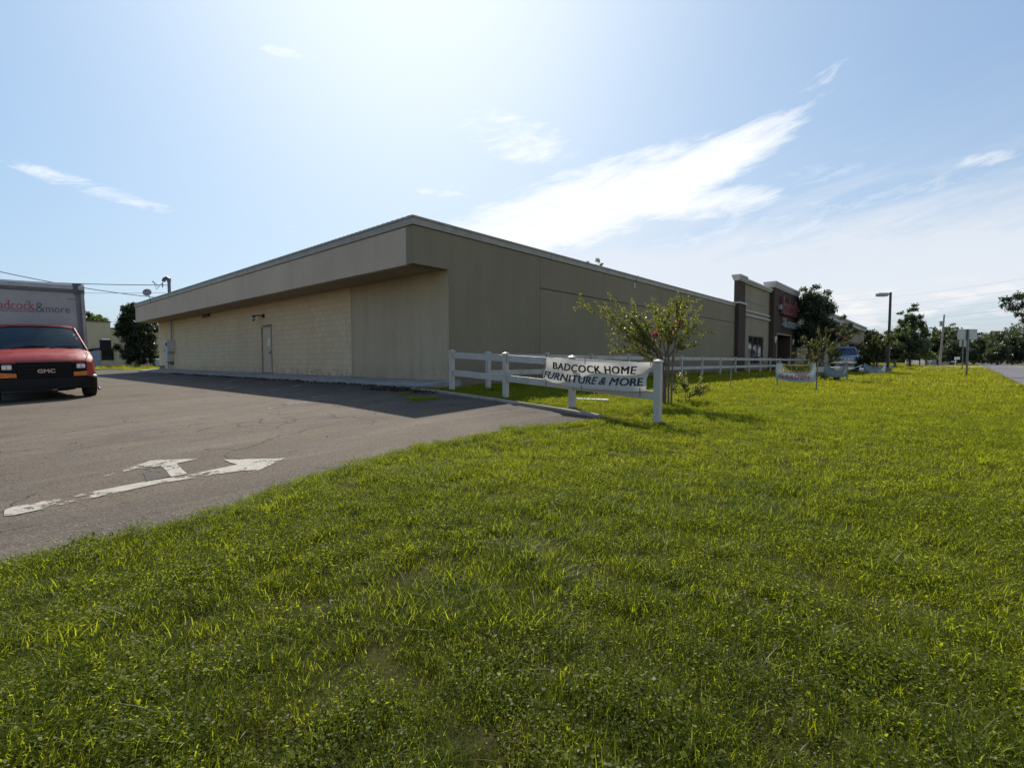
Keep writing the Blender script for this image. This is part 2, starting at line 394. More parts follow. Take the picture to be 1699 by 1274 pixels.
M = dict(
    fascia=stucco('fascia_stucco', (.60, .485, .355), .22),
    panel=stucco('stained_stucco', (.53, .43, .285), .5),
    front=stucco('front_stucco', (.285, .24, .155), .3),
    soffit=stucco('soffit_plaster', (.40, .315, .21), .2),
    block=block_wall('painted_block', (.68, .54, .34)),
    flash=paint('roof_edge_metal', (.33, .295, .235), .5, .15, 3),
    roof=paint('roof_membrane', (.5, .5, .48), .8, .1, 1),
    brown=stucco('brown_stucco', (.085, .062, .046), .25),
    capst=stucco('pale_cornice', (.56, .53, .49), .15),
    tan=stucco('tan_stucco', (.34, .28, .185), .2),
    white_trim=paint('white_trim', (.72, .71, .68), .5, .08),
    brick=brick_mat('red_brown_brick', (.20, .095, .06), (.26, .13, .085), (.30, .26, .22)),
    door=paint('door_paint', (.53, .41, .26), .5, .07, 3),
    doorframe=paint('door_frame_paint', (.34, .25, .16), .5, .2, 5),
    vinyl=paint('fence_vinyl', (.50, .465, .395), .45, .08, 3, dirt=(.25, .225, .165)),
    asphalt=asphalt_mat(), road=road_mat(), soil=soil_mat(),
    slab=concrete_mat('walk_concrete', (.34, .32, .29)),
    kerb=concrete_mat('kerb_concrete', (.36, .31, .25), (.14, .11, .08), 2),
    lot2=concrete_mat('drive_concrete', (.50, .44, .38), (.36, .31, .26)),
    edge=worn_paint_mat('sandy_edge', (.30, .265, .225), .60),
    line=worn_paint_mat('worn_white_paint', (.46, .42, .35), .612),
    line_old=worn_paint_mat('very_worn_paint', (.38, .36, .33), .545),
    glass=glass_dark('dark_glass'), winglass=glass_dark('shop_glass', (.02, .022, .02), .06),
    truck_red=paint('red_cab_paint', (.38, .030, .017), .36, .10, 4, coat=.3),
    truck_white=paint('box_panel', (.39, .365, .35), .5, .06, 2, dirt=(.29, .27, .255)),
    alu=paint('aluminium_trim', (.36, .36, .37), .42, .1, 3, metal=.5),
    trimgrey=paint('grey_corner_trim', (.16, .16, .17), .45, .1, 4, metal=.3),
    dkgrey=paint('dark_grey_casting', (.10, .10, .105), .45, .15, 6, metal=.2),
    black=paint('black_plastic', (.012, .012, .013), .55, .25, 8, spec=.22),
    rubber=paint('tyre_rubber', (.02, .02, .021), .85, .3, 20),
    chrome=paint('chrome', (.62, .62, .63), .18, .05, 4, metal=1.0),
    lens=paint('headlight_lens', (.55, .56, .55), .12, .25, 18, spec=.8),
    amber=paint('amber_lens', (.62, .17, .02), .2, .2, 10, spec=.7),
    red=paint('red_letter', (.45, .035, .04), .5, .1),
    redsign=paint('red_sign_face', (.20, .058, .058), .5, .12),
    greysign=paint('pale_sign_face', (.26, .30, .27), .45, .1),
    greytext=paint('grey_letter', (.10, .10, .115), .5, .1),
    ink=paint('banner_ink', (.025, .035, .05), .6, .25, 25),
    inkred=paint('banner_red_ink', (.33, .035, .05), .6, .15),
    inkyellow=paint('banner_yellow_ink', (.62, .45, .06), .6, .1),
    banner=fabric('banner_vinyl', (.66, .64, .59), .55),
    bannergrey=fabric('grey_banner_cloth', (.46, .52, .54), .25),
    bannerdark=fabric('dull_banner_cloth', (.30, .34, .36), .22),
    blue=paint('blue_truck_paint', (.09, .34, .95), .28, .08, 3, coat=.6),
    bark=bark_mat('grey_bark', (.17, .135, .10)), bark2=bark_mat('smooth_stem_bark', (.20, .155, .11)),
    metal=paint('grey_metal', (.33, .34, .34), .45, .1, 5, metal=.4),
    box_grey=paint('meter_box_grey', (.50, .50, .48), .45, .08, 5),
    steel=paint('post_steel', (.20, .21, .20), .5, .15, 6, metal=.5),
    bronze=paint('lamp_bronze', (.09, .075, .062), .45, .15, 5, metal=.3),
    signback=paint('sign_back_aluminium', (.42, .44, .42), .4, .08, 3, metal=.5),
    wood=bark_mat('weathered_wood', (.38, .31, .22)), polewood=bark_mat('pole_wood', (.30, .27, .24)),
    wire=paint('cable_black', (.02, .02, .022), .6, .1),
    wire_thin=paint('cable_grey', (.30, .30, .31), .6, .1),
    house=stucco('pale_yellow_wall', (.56, .48, .32), .15),
    housewhite=stucco('white_house_wall', (.66, .64, .60), .1),
    rooftile=paint('grey_shingle', (.33, .30, .28), .85, .2, 5),
    binblue=paint('blue_bin', (.03, .06, .16), .45, .15), sheet=fabric('white_tarp', (.75, .78, .80), .2),
    grille=paint('black_grille', (.007, .007, .008), .55, .3, 12, spec=.15),
    dish=paint('dish_grey', (.30, .27, .28), .5, .1),
    wall_lamp=paint('wall_lamp_shade', (.68, .67, .62), .35, .05),
    white=paint('white_plastic', (.78, .78, .76), .4, .06, 5),
    litter=paint('dead_leaf', (.045, .03, .018), .9, .5, 25),
    yellowtrunk=bark_mat('lit_bark', (.34, .27, .13)),
)
L_oak = foliage('oak_leaf', (.025, .04, .022), (.07, .095, .045), (.12, .15, .04), .07, .6)
L_dark = foliage('dark_evergreen_leaf', (.013, .022, .010), (.035, .050, .018), (.05, .07, .015), .05, .5)
L_mid = foliage('mid_green_leaf', (.025, .045, .014), (.075, .105, .03), (.13, .18, .03), .06, .35)
L_myr = foliage('myrtle_leaf', (.06, .085, .012), (.16, .17, .025), (.40, .42, .04), .07, 2.2, (.22, .12, .03))
L_myr2 = foliage('dull_myrtle_leaf', (.035, .05, .012), (.10, .11, .028), (.20, .22, .04), .05, 1.2, (.20, .10, .04))
L_hedge = foliage('hedge_leaf', (.03, .06, .012), (.10, .15, .03), (.2, .27, .04), .05, .8)
FLOWER = foliage('pink_blossom', (.30, .06, .07), (.50, .15, .16), (.40, .10, .11), .02, 3)

# ------------------------------------------------------------------ setting: terrain, lot, road
def grid_axis(lo, hi, fine_lo, fine_hi, step, growth=1.35):
    a = list(np.arange(fine_lo, fine_hi + 1e-6, step)); s = step; x = fine_hi
    while x < hi: s *= growth; x = min(hi, x + s); a.append(x)
    s = step; x = fine_lo
    while x > lo: s *= growth; x = max(lo, x - s); a.insert(0, x)
    return np.array(a)
gx = grid_axis(-700, 1600, -8, 16, .5); gy = grid_axis(-700, 1600, -8, 16, .5)
GX, GY = np.meshgrid(gx, gy)
V = np.stack([GX, GY, gza(GX, GY)], -1).reshape(-1, 3)
nx, ny = len(gx), len(gy)
ii = np.arange(ny - 1)[:, None] * nx + np.arange(nx - 1)[None, :]
Q = np.stack([ii, ii + 1, ii + nx + 1, ii + nx], -1).reshape(-1, 4)
tag(np_obj('ground', np_mesh('ground', V, Q, M['soil'])), kind='structure')

LOT_EDGE = [(-14, 3.55), (-8, 3.6), (-3, 3.62), (-1, 3.60), (.11, 3.64), (.5, 3.70), (1.0, 3.72), (1.32, 3.79), (1.56, 3.96), (1.91, 4.09), (2.32, 4.23), (2.77, 4.34), (3.53, 4.51), (4.17, 4.49), (5.1, 4.48), (6.09, 4.28), (6.85, 3.93)]
def edge_y(x):
    return np.interp(x, [p[0] for p in LOT_EDGE], [p[1] for p in LOT_EDGE])
LOT = []
for a, b in zip(LOT_EDGE[:-1], LOT_EDGE[1:]):
    n = max(1, int((b[0] - a[0]) / .12)) if b[0] > -3 else 4
    for k in range(n):
        t = k / n; x = a[0] + (b[0] - a[0]) * t; y = a[1] + (b[1] - a[1]) * t
        LOT.append((x, y + .09 * mnoise.noise(Vector((x * 1.7, 0, 0))) + .07 * mnoise.noise(Vector((x * 4.1, 6, 0))) + .04 * mnoise.noise(Vector((x * 7, 3, 0)))))
LOT += [(6.90, 3.93), (7.09, 4.86), (7.19, 5.9), (7.30, 6.9), (7.46, 9.14), (7.55, 10.15), (8.12, 10.2), (8.12, 41.0), (8.9, 43.0), (9.2, 50.5), (-14, 50.5)]

def in_poly(px, py, poly):
    px = np.asarray(px); py = np.asarray(py); ins = np.zeros(px.shape, bool); n = len(poly); j = n - 1
    for i in range(n):
        xi, yi = poly[i]; xj, yj = poly[j]
        c = ((yi > py) != (yj > py)) & (px < (xj - xi) * (py - yi) / (yj - yi + 1e-12) + xi)
        ins ^= c; j = i
    return ins

def sheet(name, poly, lift, mat, step=.5, kind='structure'):
    xs = [p[0] for p in poly]; ys = [p[1] for p in poly]
    A, B = np.meshgrid(np.arange(math.floor(min(xs)), max(xs), step), np.arange(math.floor(min(ys)), max(ys), step))
    A = A.ravel(); B = B.ravel(); k = in_poly(A, B, poly)
    vs = [Vector(p) for p in poly] + [Vector((a, b)) for a, b in zip(A[k], B[k])]
    n = len(poly)
    ov, oe, of, *_ = delaunay_2d_cdt(vs, [], [list(range(n))], 1, 1e-5)
    me = bpy.data.meshes.new(name); me.from_pydata([(v.x, v.y, gz(v.x, v.y) + lift) for v in ov], [], [tuple(f) for f in of]); me.update()
    bm = bmesh.new(); bm.from_mesh(me)
    for f in bm.faces:
        if f.normal.z < 0: f.normal_flip()
    bm.to_mesh(me); bm.free()
    me.materials.append(mat); o = bpy.data.objects.new(name, me); COL.objects.link(o)
    if kind: o['kind'] = kind
    return o
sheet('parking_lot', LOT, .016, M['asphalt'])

# painted arrow and stall lines
def marking(name, poly, mat, lift=.022): return sheet(name, poly, lift, mat, .25)
def wob(poly, amp=.012, sub=.12):
    out = []
    for a, b in zip(poly, poly[1:] + poly[:1]):
        n = max(1, int(math.dist(a, b) / sub))
        for k in range(n):
            t = k / n; x = a[0] + (b[0] - a[0]) * t; y = a[1] + (b[1] - a[1]) * t
            out.append((x + amp * mnoise.noise(Vector((x * 9, y * 9, 0))), y + amp * mnoise.noise(Vector((x * 9, y * 9, 5)))))
    return out
arrow_shaft = [(.18, 4.86), (.23, 4.82), (1.10, 5.02), (1.76, 4.95), (1.745, 4.76), (1.95, 4.90), (2.24, 5.16), (1.80, 5.60), (1.79, 5.40), (1.81, 5.25), (1.33, 5.16), (1.02, 5.19), (.22, 5.10), (.18, 5.04)]
marking('painted_arrow', wob(arrow_shaft), M['line'])
marking('painted_arrow', wob([(1.24, 5.21), (1.37, 5.22), (1.43, 5.80), (1.66, 5.86), (1.30, 6.17), (.80, 5.68), (1.12, 5.82), (1.30, 5.80)]), M['line'])
marking('tar_patch', wob([(1.06, 5.21), (1.24, 5.23), (1.29, 5.79), (1.14, 5.81)]), worn_paint_mat('tar', (.082, .066, .050), .60), .0205)
def stripe(a, b, w=.1):
    a = Vector(a); b = Vector(b); n = (b - a).normalized(); q = Vector((-n.y, n.x)) * w / 2
    marking('stall_line', [tuple(a - q), tuple(b - q), tuple(b + q), tuple(a + q)], M['line_old'], .021)
for k in range(9):
    y0 = 9.1 + k * 2.75
    stripe((3.3, y0), (7.9, y0 + 3.9))
stripe((4.17, 9.99), (7.3, 9.48)); stripe((5.0, 10.2), (7.8, 8.95), .09) if False else None

# kerb beside the fence, walk along the wall
kb = [(7.0, 4.30), (7.09, 4.86), (7.19, 5.9), (7.30, 6.9), (7.46, 9.14), (7.55, 10.16)]
mb = MB(); ring = []
kk = []
for a, b in zip(kb[:-1], kb[1:]):
    for k in range(6): kk.append((a[0] + (b[0] - a[0]) * k / 6, a[1] + (b[1] - a[1]) * k / 6))
kk.append(kb[-1])
for (x, y) in kk:
    z = gz(x, y); w = .004 * mnoise.noise(Vector((x * 5, y * 5, 0)))
    ring.append([(x + .005, y, z - .1), (x + .012, y, z + .05 + w), (x + .025, y, z + .062 + w), (x + .13, y, z + .062 + w), (x + .145, y, z + .045), (x + .15, y, z - .1)])
mb.loft(ring); mb.build('kerb', M['kerb'], smooth=False)['kind'] = 'structure'
mb = MB(); ring = []
for y in np.linspace(10.2, 41, 60):
    z = gz(8.1, y); w = .012 * mnoise.noise(Vector((3, y * 1.3, 0)))
    ring.append([(8.10 + w * 3, y, z - .1), (8.10 + w * 3, y, z + .10 + w), (8.14 + w * 3, y, z + .12 + w), (9.35, y, .545), (9.35, y, z - .1)])
mb.loft(ring); mb.build('walkway', M['slab'])['kind'] = 'structure'

# road with its drive apron and the shop forecourt
def road_e(x): return -2.46 - (x - 29.3) * .0262
ys = [-400, -40, 0, 20, 40, 80, 160, 320, 1500]
def strip(name, f0, f1, xs, lift, mat):
    mb = MB()
    for a, b in zip(xs[:-1], xs[1:]):
        mb.add([(a, f0(a), gz(a, f0(a)) + lift), (b, f0(b), gz(b, f0(b)) + lift), (b, f1(b), gz(b, f1(b)) + lift), (a, f1(a), gz(a, f1(a)) + lift)], [(0, 1, 2, 3)])
    o = mb.build(name, mat); o['kind'] = 'structure'; return o
rx = list(np.arange(-30, 60, 4)) + [60, 80, 100, 140, 200, 300, 500, 900]
strip('road', lambda x: road_e(x) - 8.4, road_e, rx, .03, M['road'])
strip('road_line', lambda x: road_e(x) - 4.32, lambda x: road_e(x) - 4.18, rx, .036, M['inkyellow'])
strip('road_line', lambda x: road_e(x) - 8.1, lambda x: road_e(x) - 7.98, rx, .036, M['white'])
mb = MB(); mb.add([(88.5, -3.98, .095), (135, -5.2, .095), (120, 1.2, .095), (107, 3.4, .095), (82, 7.6, .095), (70, 8.2, .095), (70, 6.0, .095), (80.7, 4.9, .095), (92, -1.2, .095)], [tuple(range(9))])
mb.build('driveway', M['lot2'])['kind'] = 'structure'
mb = MB(); mb.add([(47.6, 5.3, .345), (82, 5.3, .345), (82, 11.7, .345), (50.4, 11.7, .345), (50.4, 9.5, .345)], [(0, 1, 2, 3, 4)]); mb.add([(47.6, 5.3, .345), (82, 5.3, .345), (82, 4.6, .06), (46.9, 4.6, .06)], [(0, 3, 2, 1)])
mb.build('forecourt', M['lot2'])['kind'] = 'structure'
mb = MB(); mb.box(-20, 9.0, 50.5, 51.0, -.3, .42); mb.build('kerb', M['kerb'])['kind'] = 'structure'

# ------------------------------------------------------------------ furniture store
B = thing('furniture_store', 'long flat roofed beige stucco store with wide overhanging fascia and a dark brown entrance tower', 'store', (9.2, 10.5, .3))
WX, WY, FX = 9.2, 10.5, 7.98
ZS, ZT, ZE = 3.64, 4.62, 4.865     # soffit, flashing bottom, roof edge
FAR = 40.6
mb = MB(); mb.box(WX, WX + .3, 15.62, 22.05, .2, ZS + .05); mb.box(WX, WX + .3, 23.42, FAR - .12, .2, ZS + .05); mb.box(WX, WX + .3, 22.05, 23.42, 2.68, ZS + .05)
mb.build('block_wall', M['block'], B)
mb = MB(); mb.box(WX - .012, WX + .3, WY + .012, 15.62, .2, ZS + .05); mb.build('stucco_panel', M['panel'], B)
mb = MB(); mb.box(WX - .025, WX + .02, 15.585, 15.655, .3, ZS + .03); mb.build('corner_bead', M['panel'], B)
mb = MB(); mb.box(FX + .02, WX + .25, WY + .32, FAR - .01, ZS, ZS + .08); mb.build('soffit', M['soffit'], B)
mb = MB(); mb.box(FX, FX + .15, WY + .312, FAR, ZS - .004, ZT); mb.box(FX + .15, WX + .4, FAR - .15, FAR, ZS - .004, ZT)
mb.build('fascia', M['fascia'], B)
for yy in (38.2, 31.4, 22.0):
    MB().box(FX - .004, FX + .01, yy, yy + .02, ZS + .01, ZT - .01).build('fascia_joint', M['flash'], B)
# front wall with its joint lines cut as real grooves
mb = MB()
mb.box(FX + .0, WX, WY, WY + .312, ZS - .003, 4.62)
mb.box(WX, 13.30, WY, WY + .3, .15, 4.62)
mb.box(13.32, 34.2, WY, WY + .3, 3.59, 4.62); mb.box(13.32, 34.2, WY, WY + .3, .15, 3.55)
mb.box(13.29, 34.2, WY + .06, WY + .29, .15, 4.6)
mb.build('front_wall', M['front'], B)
mb = MB()
mb.box(13.10, 13.16, WY - .006, WY + .02, .3, 4.6)
mb.build('corner_bead', M['front'], B)
mb = MB()
mb.box(FX - .035, FX + .16, WY - .035, FAR + .02, ZT + .02, ZE - .05); mb.box(FX + .16, 34.0, WY - .035, WY + .2, ZT + .02, ZE - .05)
mb.box(FX - .06, FX + .22, WY - .06, FAR + .04, ZE - .05, ZE); mb.box(FX + .22, 34.0, WY - .06, WY + .25, ZE - .05, ZE)
mb.build('roof_edge', M['flash'], B)
mb = MB()
y = WY + .1
while y < FAR - .3:     # corrugated roof sheet ends along the eave
    mb.box(FX - .05, FX + .3, y, y + .11, ZE + .001, ZE + .012); y += .23
mb.build('roof_rib', M['flash'], B)
for xx in (13.9, 20.2, 27.0): MB().box(xx, xx + .02, WY - .042, WY, ZT + .015, ZE - .055).build('roof_edge_joint', M['greytext'], B)
mb = MB(); mb.box(FX + .15, 62, WY + .2, FAR - .15, 4.45, 4.60); mb.build('roof', M['roof'], B)
mb = MB(); mb.box(19.98, 20.08, WY - .05, WY, 4.30, 4.52); mb.build('roof_drain', M['capst'], B)
# rear and inner walls so the store is a closed volume
mb = MB(); mb.box(WX + .3, 62, FAR - .32, FAR - .12, .2, 4.45); mb.box(61.8, 62, WY + .3, FAR - .3, .2, 4.45); mb.build('rear_wall', M['front'], B)
# door
DY0, DY1 = 22.30, 23.25
MB().box(WX - .004, WX + .2, 22.051, DY0 - .07, .5, 2.679).build('door_side_panel', M['block'], B)
MB().box(WX - .004, WX + .2, DY1 + .07, 23.419, .5, 2.679).build('door_side_panel', M['block'], B)
fr = MB(); fr.box(WX - .035, WX + .12, DY0 - .07, DY0, .54, 2.63); fr.box(WX - .035, WX + .12, DY1, DY1 + .07, .54, 2.63); fr.box(WX - .033, WX + .12, DY0, DY1, 2.565, 2.63)
fr.build('door_frame', M['doorframe'], B)
dr = MB().box(WX + .005, WX + .05, DY0 + .004, DY1 - .004, .56, 2.56).build('door', M['door'], B, bevel=.004)
h = MB(); h.box(WX - .004, WX + .01, DY0 + .07, DY0 + .13, 1.36, 1.58); h.tube([(WX - .05, DY0 + .10, 1.45), (WX + .005, DY0 + .10, 1.45)], .028, 10); h.box(WX - .06, WX - .03, DY0 + .07, DY0 + .2, 1.435, 1.465)
h.build('door_handle', M['dkgrey'], dr)
for z in (.82, 1.55, 2.33):
    MB().box(WX - .012, WX + .012, DY1 - .03, DY1 + .012, z, z + .11).build('hinge', M['doorframe'], dr)
nt_ = MB()
for i in range(4): nt_.box(WX + .0005, WX + .004, DY0 + .16, DY0 + .42 - .06 * (i == 0), 2.02 - i * .085, 2.075 - i * .085)
nt_.build('door_notice', M['white'], dr)
MB().box(WX - .02, WX + .1, DY0 - .07, DY1 + .07, .535, .56).build('threshold', M['dkgrey'], B)
MB().tube([(WX - .05, 18.6, .66), (WX, 18.6, .66)], .03, 8).build('hose_bib', M['doorframe'], B)
MB().box(WX - .03, WX + .05, FAR - 1.35, FAR - .115, .3, .75).build('plinth', concrete_mat('mossy_plinth', (.15, .16, .11)), B)

# brown pilaster, tall panel and entrance tower
def cornice(x0, x1, y0, y1, z0, steps, name, mat=None):
    mb = MB()
    for (e, a, b) in steps: mb.box(x0 - e, x1 + e, y0 - e, y1 + e, z0 + a, z0 + b)
    return mb.build(name, mat or M['capst'], B)
PX0, PX1, PY = 34.0, 35.5, 10.26
MB().box(PX0, PX1, PY, 10.9, .15, 4.83).build('pilaster', M['brown'], B)
MB().box(PX0 + .12, PX1 + .0, PY + .06, 10.62, 4.95, 6.35).build('pilaster', M['brown'], B)
cornice(PX0, PX1, PY, 10.9, 4.83, [(.07, 0, .12)], 'pilaster_band')
cornice(PX0 + .12, PX1, PY + .06, 10.62, 6.35, [(.03, 0, .08), (.08, .08, .24), (.13, .24, .38)], 'pilaster_cap')
# panel between pilaster and tower, window opening left open in it
XA, XB = 35.5, 42.1
WX0, WX1, WZ0, WZ1 = 36.9, 40.7, .85, 2.86
mb = MB(); mb.box(XA, WX0, 10.45, 10.8, .15, 6.35); mb.box(WX1, XB, 10.45, 10.8, .15, 6.35); mb.box(WX0, WX1, 10.45, 10.8, WZ1, 6.35); mb.box(WX0, WX1, 10.45, 10.8, .15, WZ0)
mb.build('tall_panel', M['tan'], B)
mb = MB(); mb.box(XA - .02, XB, 10.30, 10.85, 6.35, 6.47); mb.box(XA - .02, XB, 10.22, 10.9, 6.47, 6.62); mb.build('panel_cornice', M['capst'], B)
mb = MB(); mb.box(XA, XB, 10.36, 10.45, 4.48, 4.58); mb.box(XA, XB, 10.33, 10.45, 4.16, 4.27); mb.build('panel_moulding', M['capst'], B)
MB().box(XA + .1, XB - .8, 10.44, 10.452, 5.18, 5.23).build('panel_joint', M['greytext'], B)
wf = MB(); wf.box(WX0, WX1, 10.5, 10.6, WZ0, WZ0 + .07); wf.box(WX0, WX1, 10.5, 10.6, WZ1 - .07, WZ1)
for k in range(4):
    xx = WX0 + (WX1 - WX0 - .07) * k / 3; wf.box(xx, xx + .07, 10.502, 10.598, WZ0 + .07, WZ1 - .07)
wf.box(WX0 + .07, WX1 - .07, 10.504, 10.59, 1.55, 1.60)
wn = wf.build('window', M['bronze'], B)
MB().box(WX0 + .05, WX1 - .05, 10.545, 10.555, WZ0 + .05, WZ1 - .05).build('pane', M['winglass'], wn)
TX0, TX1, TY = 42.1, 50.2, 10.10
EX0, EX1, EZ = 43.1, 47.7, 3.18
mb = MB(); mb.box(TX0, EX0, TY, 10.75, .15, 6.75); mb.box(EX1, TX1, TY, 10.75, .15, 6.75); mb.box(EX0, EX1, TY, 10.75, EZ, 6.75)
mb.build('entrance_tower', M['brown'], B)
cornice(TX0, TX1, TY, 10.75, 6.75, [(.04, 0, .12), (.09, .12, .30), (.14, .30, .46)], 'tower_cornice')
mb = MB(); mb.box(EX0 - .12, EX0 + .02, TY - .04, TY + .02, .3, EZ + .1); mb.box(EX1 - .02, EX1 + .12, TY - .04, TY + .02, .3, EZ + .1); mb.box(EX0 + .02, EX1 - .02, TY - .04, TY + .02, EZ - .02, EZ + .1)
mb.build('entrance_trim', M['tan'], B)
mb = MB(); mb.box(EX0, EX1, 12.3, 12.4, .3, EZ + .1); mb.build('entrance_glass', M['winglass'], B)
mb = MB()
for k in range(6):
    xx = EX0 + (EX1 - EX0 - .08) * k / 5; mb.box(xx, xx + .08, 12.22, 12.3, .3, EZ)
mb.box(EX0, EX1, 12.23, 12.29, 2.35, 2.43); mb.build('entrance_doors', M['bronze'], B)
mb = MB(); mb.box(EX0 - .2, EX0, 10.75, 12.4, .3, EZ + .1); mb.box(EX1, EX1 + .2, 10.75, 12.4, .3, EZ + .1); mb.box(EX0, EX1, 10.75, 12.4, EZ, EZ + .1); mb.build('entrance_recess', M['brown'], B)
# beyond the tower: second tall panel and pilaster
mb = MB(); mb.box(TX1, 56.6, 10.45, 10.8, .15, 6.35); mb.build('tall_panel', M['tan'], B)
mb = MB(); mb.box(TX1, 56.6, 10.30, 10.85, 6.35, 6.47); mb.box(TX1, 56.6, 10.22, 10.9, 6.47, 6.62); mb.build('panel_cornice', M['capst'], B)
mb = MB(); mb.box(TX1, 56.6, 10.36, 10.45, 4.48, 4.58); mb.box(TX1, 56.6, 10.33, 10.45, 4.16, 4.27); mb.build('panel_moulding', M['capst'], B)
MB().box(56.6, 58.1, PY, 10.9, .15, 6.35).build('pilaster', M['brown'], B)
cornice(56.6, 58.1, PY, 10.9, 6.35, [(.05, 0, .1), (.12, .1, .26), (.19, .26, .40)], 'pilaster_cap')
# raised rear part of the store with its pale parapet
MB().box(52.6, 84, 18.0, 18.4, 4.6, 7.35).build('rear_parapet', M['capst'], B)
MB().box(52.5, 84, 17.93, 18.47, 7.35, 7.6).build('parapet_cap', M['white_trim'], B)

# letters on the tower
def text_geo(body, size=1.0, extrude=0.0, offset=0.0, space=1.0, bevel=0.0):
    cu = bpy.data.curves.new('lettering', 'FONT'); cu.body = body; cu.size = size; cu.extrude = extrude; cu.offset = offset
    cu.space_character = space; cu.bevel_depth = bevel; cu.resolution_u = 3
    ob = bpy.data.objects.new('lettering', cu); COL.objects.link(ob)
    dg = bpy.context.evaluated_depsgraph_get(); me = bpy.data.meshes.new_from_object(ob.evaluated_get(dg))
    vs = [tuple(v.co) for v in me.vertices]; fs = [tuple(p.vertices) for p in me.polygons]
    bpy.data.objects.remove(ob); bpy.data.curves.remove(cu); bpy.data.meshes.remove(me)
    xs = [v[0] for v in vs]; y_ = [v[1] for v in vs]
    return vs, fs, (min(xs), max(xs), min(y_), max(y_))
def text_on(mb, body, place, width=None, height=None, extrude=0.0, offset=0.0, space=1.0):
    """place(u, v, w) maps letter-plane metres to a point; the text is scaled to width/height"""
    vs, fs, (x0, x1, y0, y1) = text_geo(body, 1.0, extrude, offset, space)
    sx = width / (x1 - x0) if width else height / (y1 - y0)
    sy = height / (y1 - y0) if height else sx
    mb.add([place((v[0] - x0) * sx, (v[1] - y0) * sy, v[2]) for v in vs], fs); return mb
S = thing('store_sign', 'red channel letter sign with pale lower line on the brown entrance tower', 'sign', (46.2, TY, 4.6))
sg = MB(); text_on(sg, 'badcock', lambda u, v, w: (43.75 + u, TY - .16 - w, 4.75 + v), 5.3, 1.45, .12, .02)
sg.build('letters', M['redsign'], S)
sg = MB(); text_on(sg, '& more', lambda u, v, w: (44.3 + u, TY - .14 - w, 3.78 + v), 4.6, .78, .1, .02)
sg.build('letters', M['greysign'], S)
MB().box(43.2, 44.5, TY - .2, TY - .02, 5.15, 5.5).build('sign_backing', M['greysign'], S)
MB().box(44.2, 49.0, TY - .04, TY + .0, 4.56, 4.66).build('sign_rail', M['redsign'], S)
for i, (xx, lb) in enumerate(((42.6, 'pale half round wall lamp left of the store entrance'), (48.6, 'pale half round wall lamp right of the store entrance'))):
    s = thing('wall_lamp', lb, 'wall lamp', (xx, TY, 2.75), 0, 'wall lamps beside the entrance')
    mb = MB(); mb.loft([[(xx + r * math.sin(a), TY - r * math.cos(a) * .8, z) for a in np.linspace(-math.pi / 2, math.pi / 2, 9)] + [(xx, TY, z)] for (r, z) in ((.03, 2.45), (.10, 2.6), (.15, 2.85), (.15, 2.95))]); mb.build('lamp_shade', M['wall_lamp'], s)
    MB().box(xx - .05, xx + .05, TY - .02, TY - .002, 2.9, 3.05).build('bracket', M['dkgrey'], s)

# ------------------------------------------------------------------ things fixed to the side wall and roof
t = thing('flood_light', 'black twin flood light on the block wall above the side door', 'flood light', (WX, 23.1, 3.1))
MB().box(WX - .06, WX, 22.95, 23.1, 3.02, 3.18).build('mount', M['black'], t, bevel=.01)
MB().tube([(WX - .05, 23.05, 3.1), (WX - .22, 23.25, 3.12), (WX - .3, 23.3, 3.08)], .025, 8).build('arm', M['black'], t)
mb = MB(); mb.loft([[(WX - .3 - .02 * i + q * .0, 23.35 + r * math.cos(a), 3.08 - .05 * i + r * math.sin(a)) for a in np.linspace(0, 2 * math.pi, 12, endpoint=False)] for i, (r, q) in enumerate(((.06, 0), (.12, 0), (.14, 0)))]); mb.build('lamp_head', M['black'], t)
MB().tube([(WX - .34, 23.35, 2.98), (WX - .36, 23.35, 2.93)], .11, 12).build('lens', M['lens'], t)
t = thing('security_light', 'small dark security light high under the soffit towards the far end', 'security light', (WX, 30.3, 3.55))
MB().box(WX - .05, WX, 30.2, 30.4, 3.5, 3.63).build('mount', M['dkgrey'], t, bevel=.01)
mb = MB(); mb.tube([(WX - .04, 30.35, 3.56), (WX - .2, 30.55, 3.5)], [.04, .09], 10); mb.tube([(WX - .04, 30.25, 3.56), (WX - .2, 30.05, 3.5)], [.04, .09], 10); mb.build('lamp_head', M['dkgrey'], t)

t = thing('electrical_cabinet', 'grey electrical meter boxes with conduit on the far end of the side wall', 'meter box', (WX, 37.6, .6))
c1 = MB().box(WX - .42, WX, 36.75, 37.05, 1.65, 2.4).build('meter_box', M['box_grey'], t, bevel=.012)
MB().tube([(WX - .47, 36.9, 2.12), (WX - .415, 36.9, 2.12)], .1, 14).build('meter_glass', M['glass'], c1)
c2 = MB().box(WX - .34, WX, 37.12, 37.62, 1.02, 2.35).build('panel_box', M['box_grey'], t, bevel=.012)
MB().box(WX - .37, WX - .341, 37.2, 37.28, 1.7, 1.82).build('latch', M['dkgrey'], c2)
c3 = MB().box(WX - .30, WX, 37.74, 38.2, 1.0, 2.4).build('panel_box', M['box_grey'], t, bevel=.012)
MB().box(WX - .33, WX - .301, 37.8, 37.88, 1.7, 1.8).build('latch', M['dkgrey'], c3)
mb = MB(); mb.tube([(WX - .13, 37.0, 2.4), (WX - .13, 37.0, ZS)], .055, 10); mb.build('conduit', M['metal'], t)
for yy in (37.35, 37.9): MB().tube([(WX - .12, yy, 1.02), (WX - .12, yy, .5)], .03, 8).build('conduit', M['metal'], t)
MB().box(WX - .2, WX, 37.1, 37.7, .86, 1.0).build('junction_box', M['dkgrey'], t, bevel=.01)

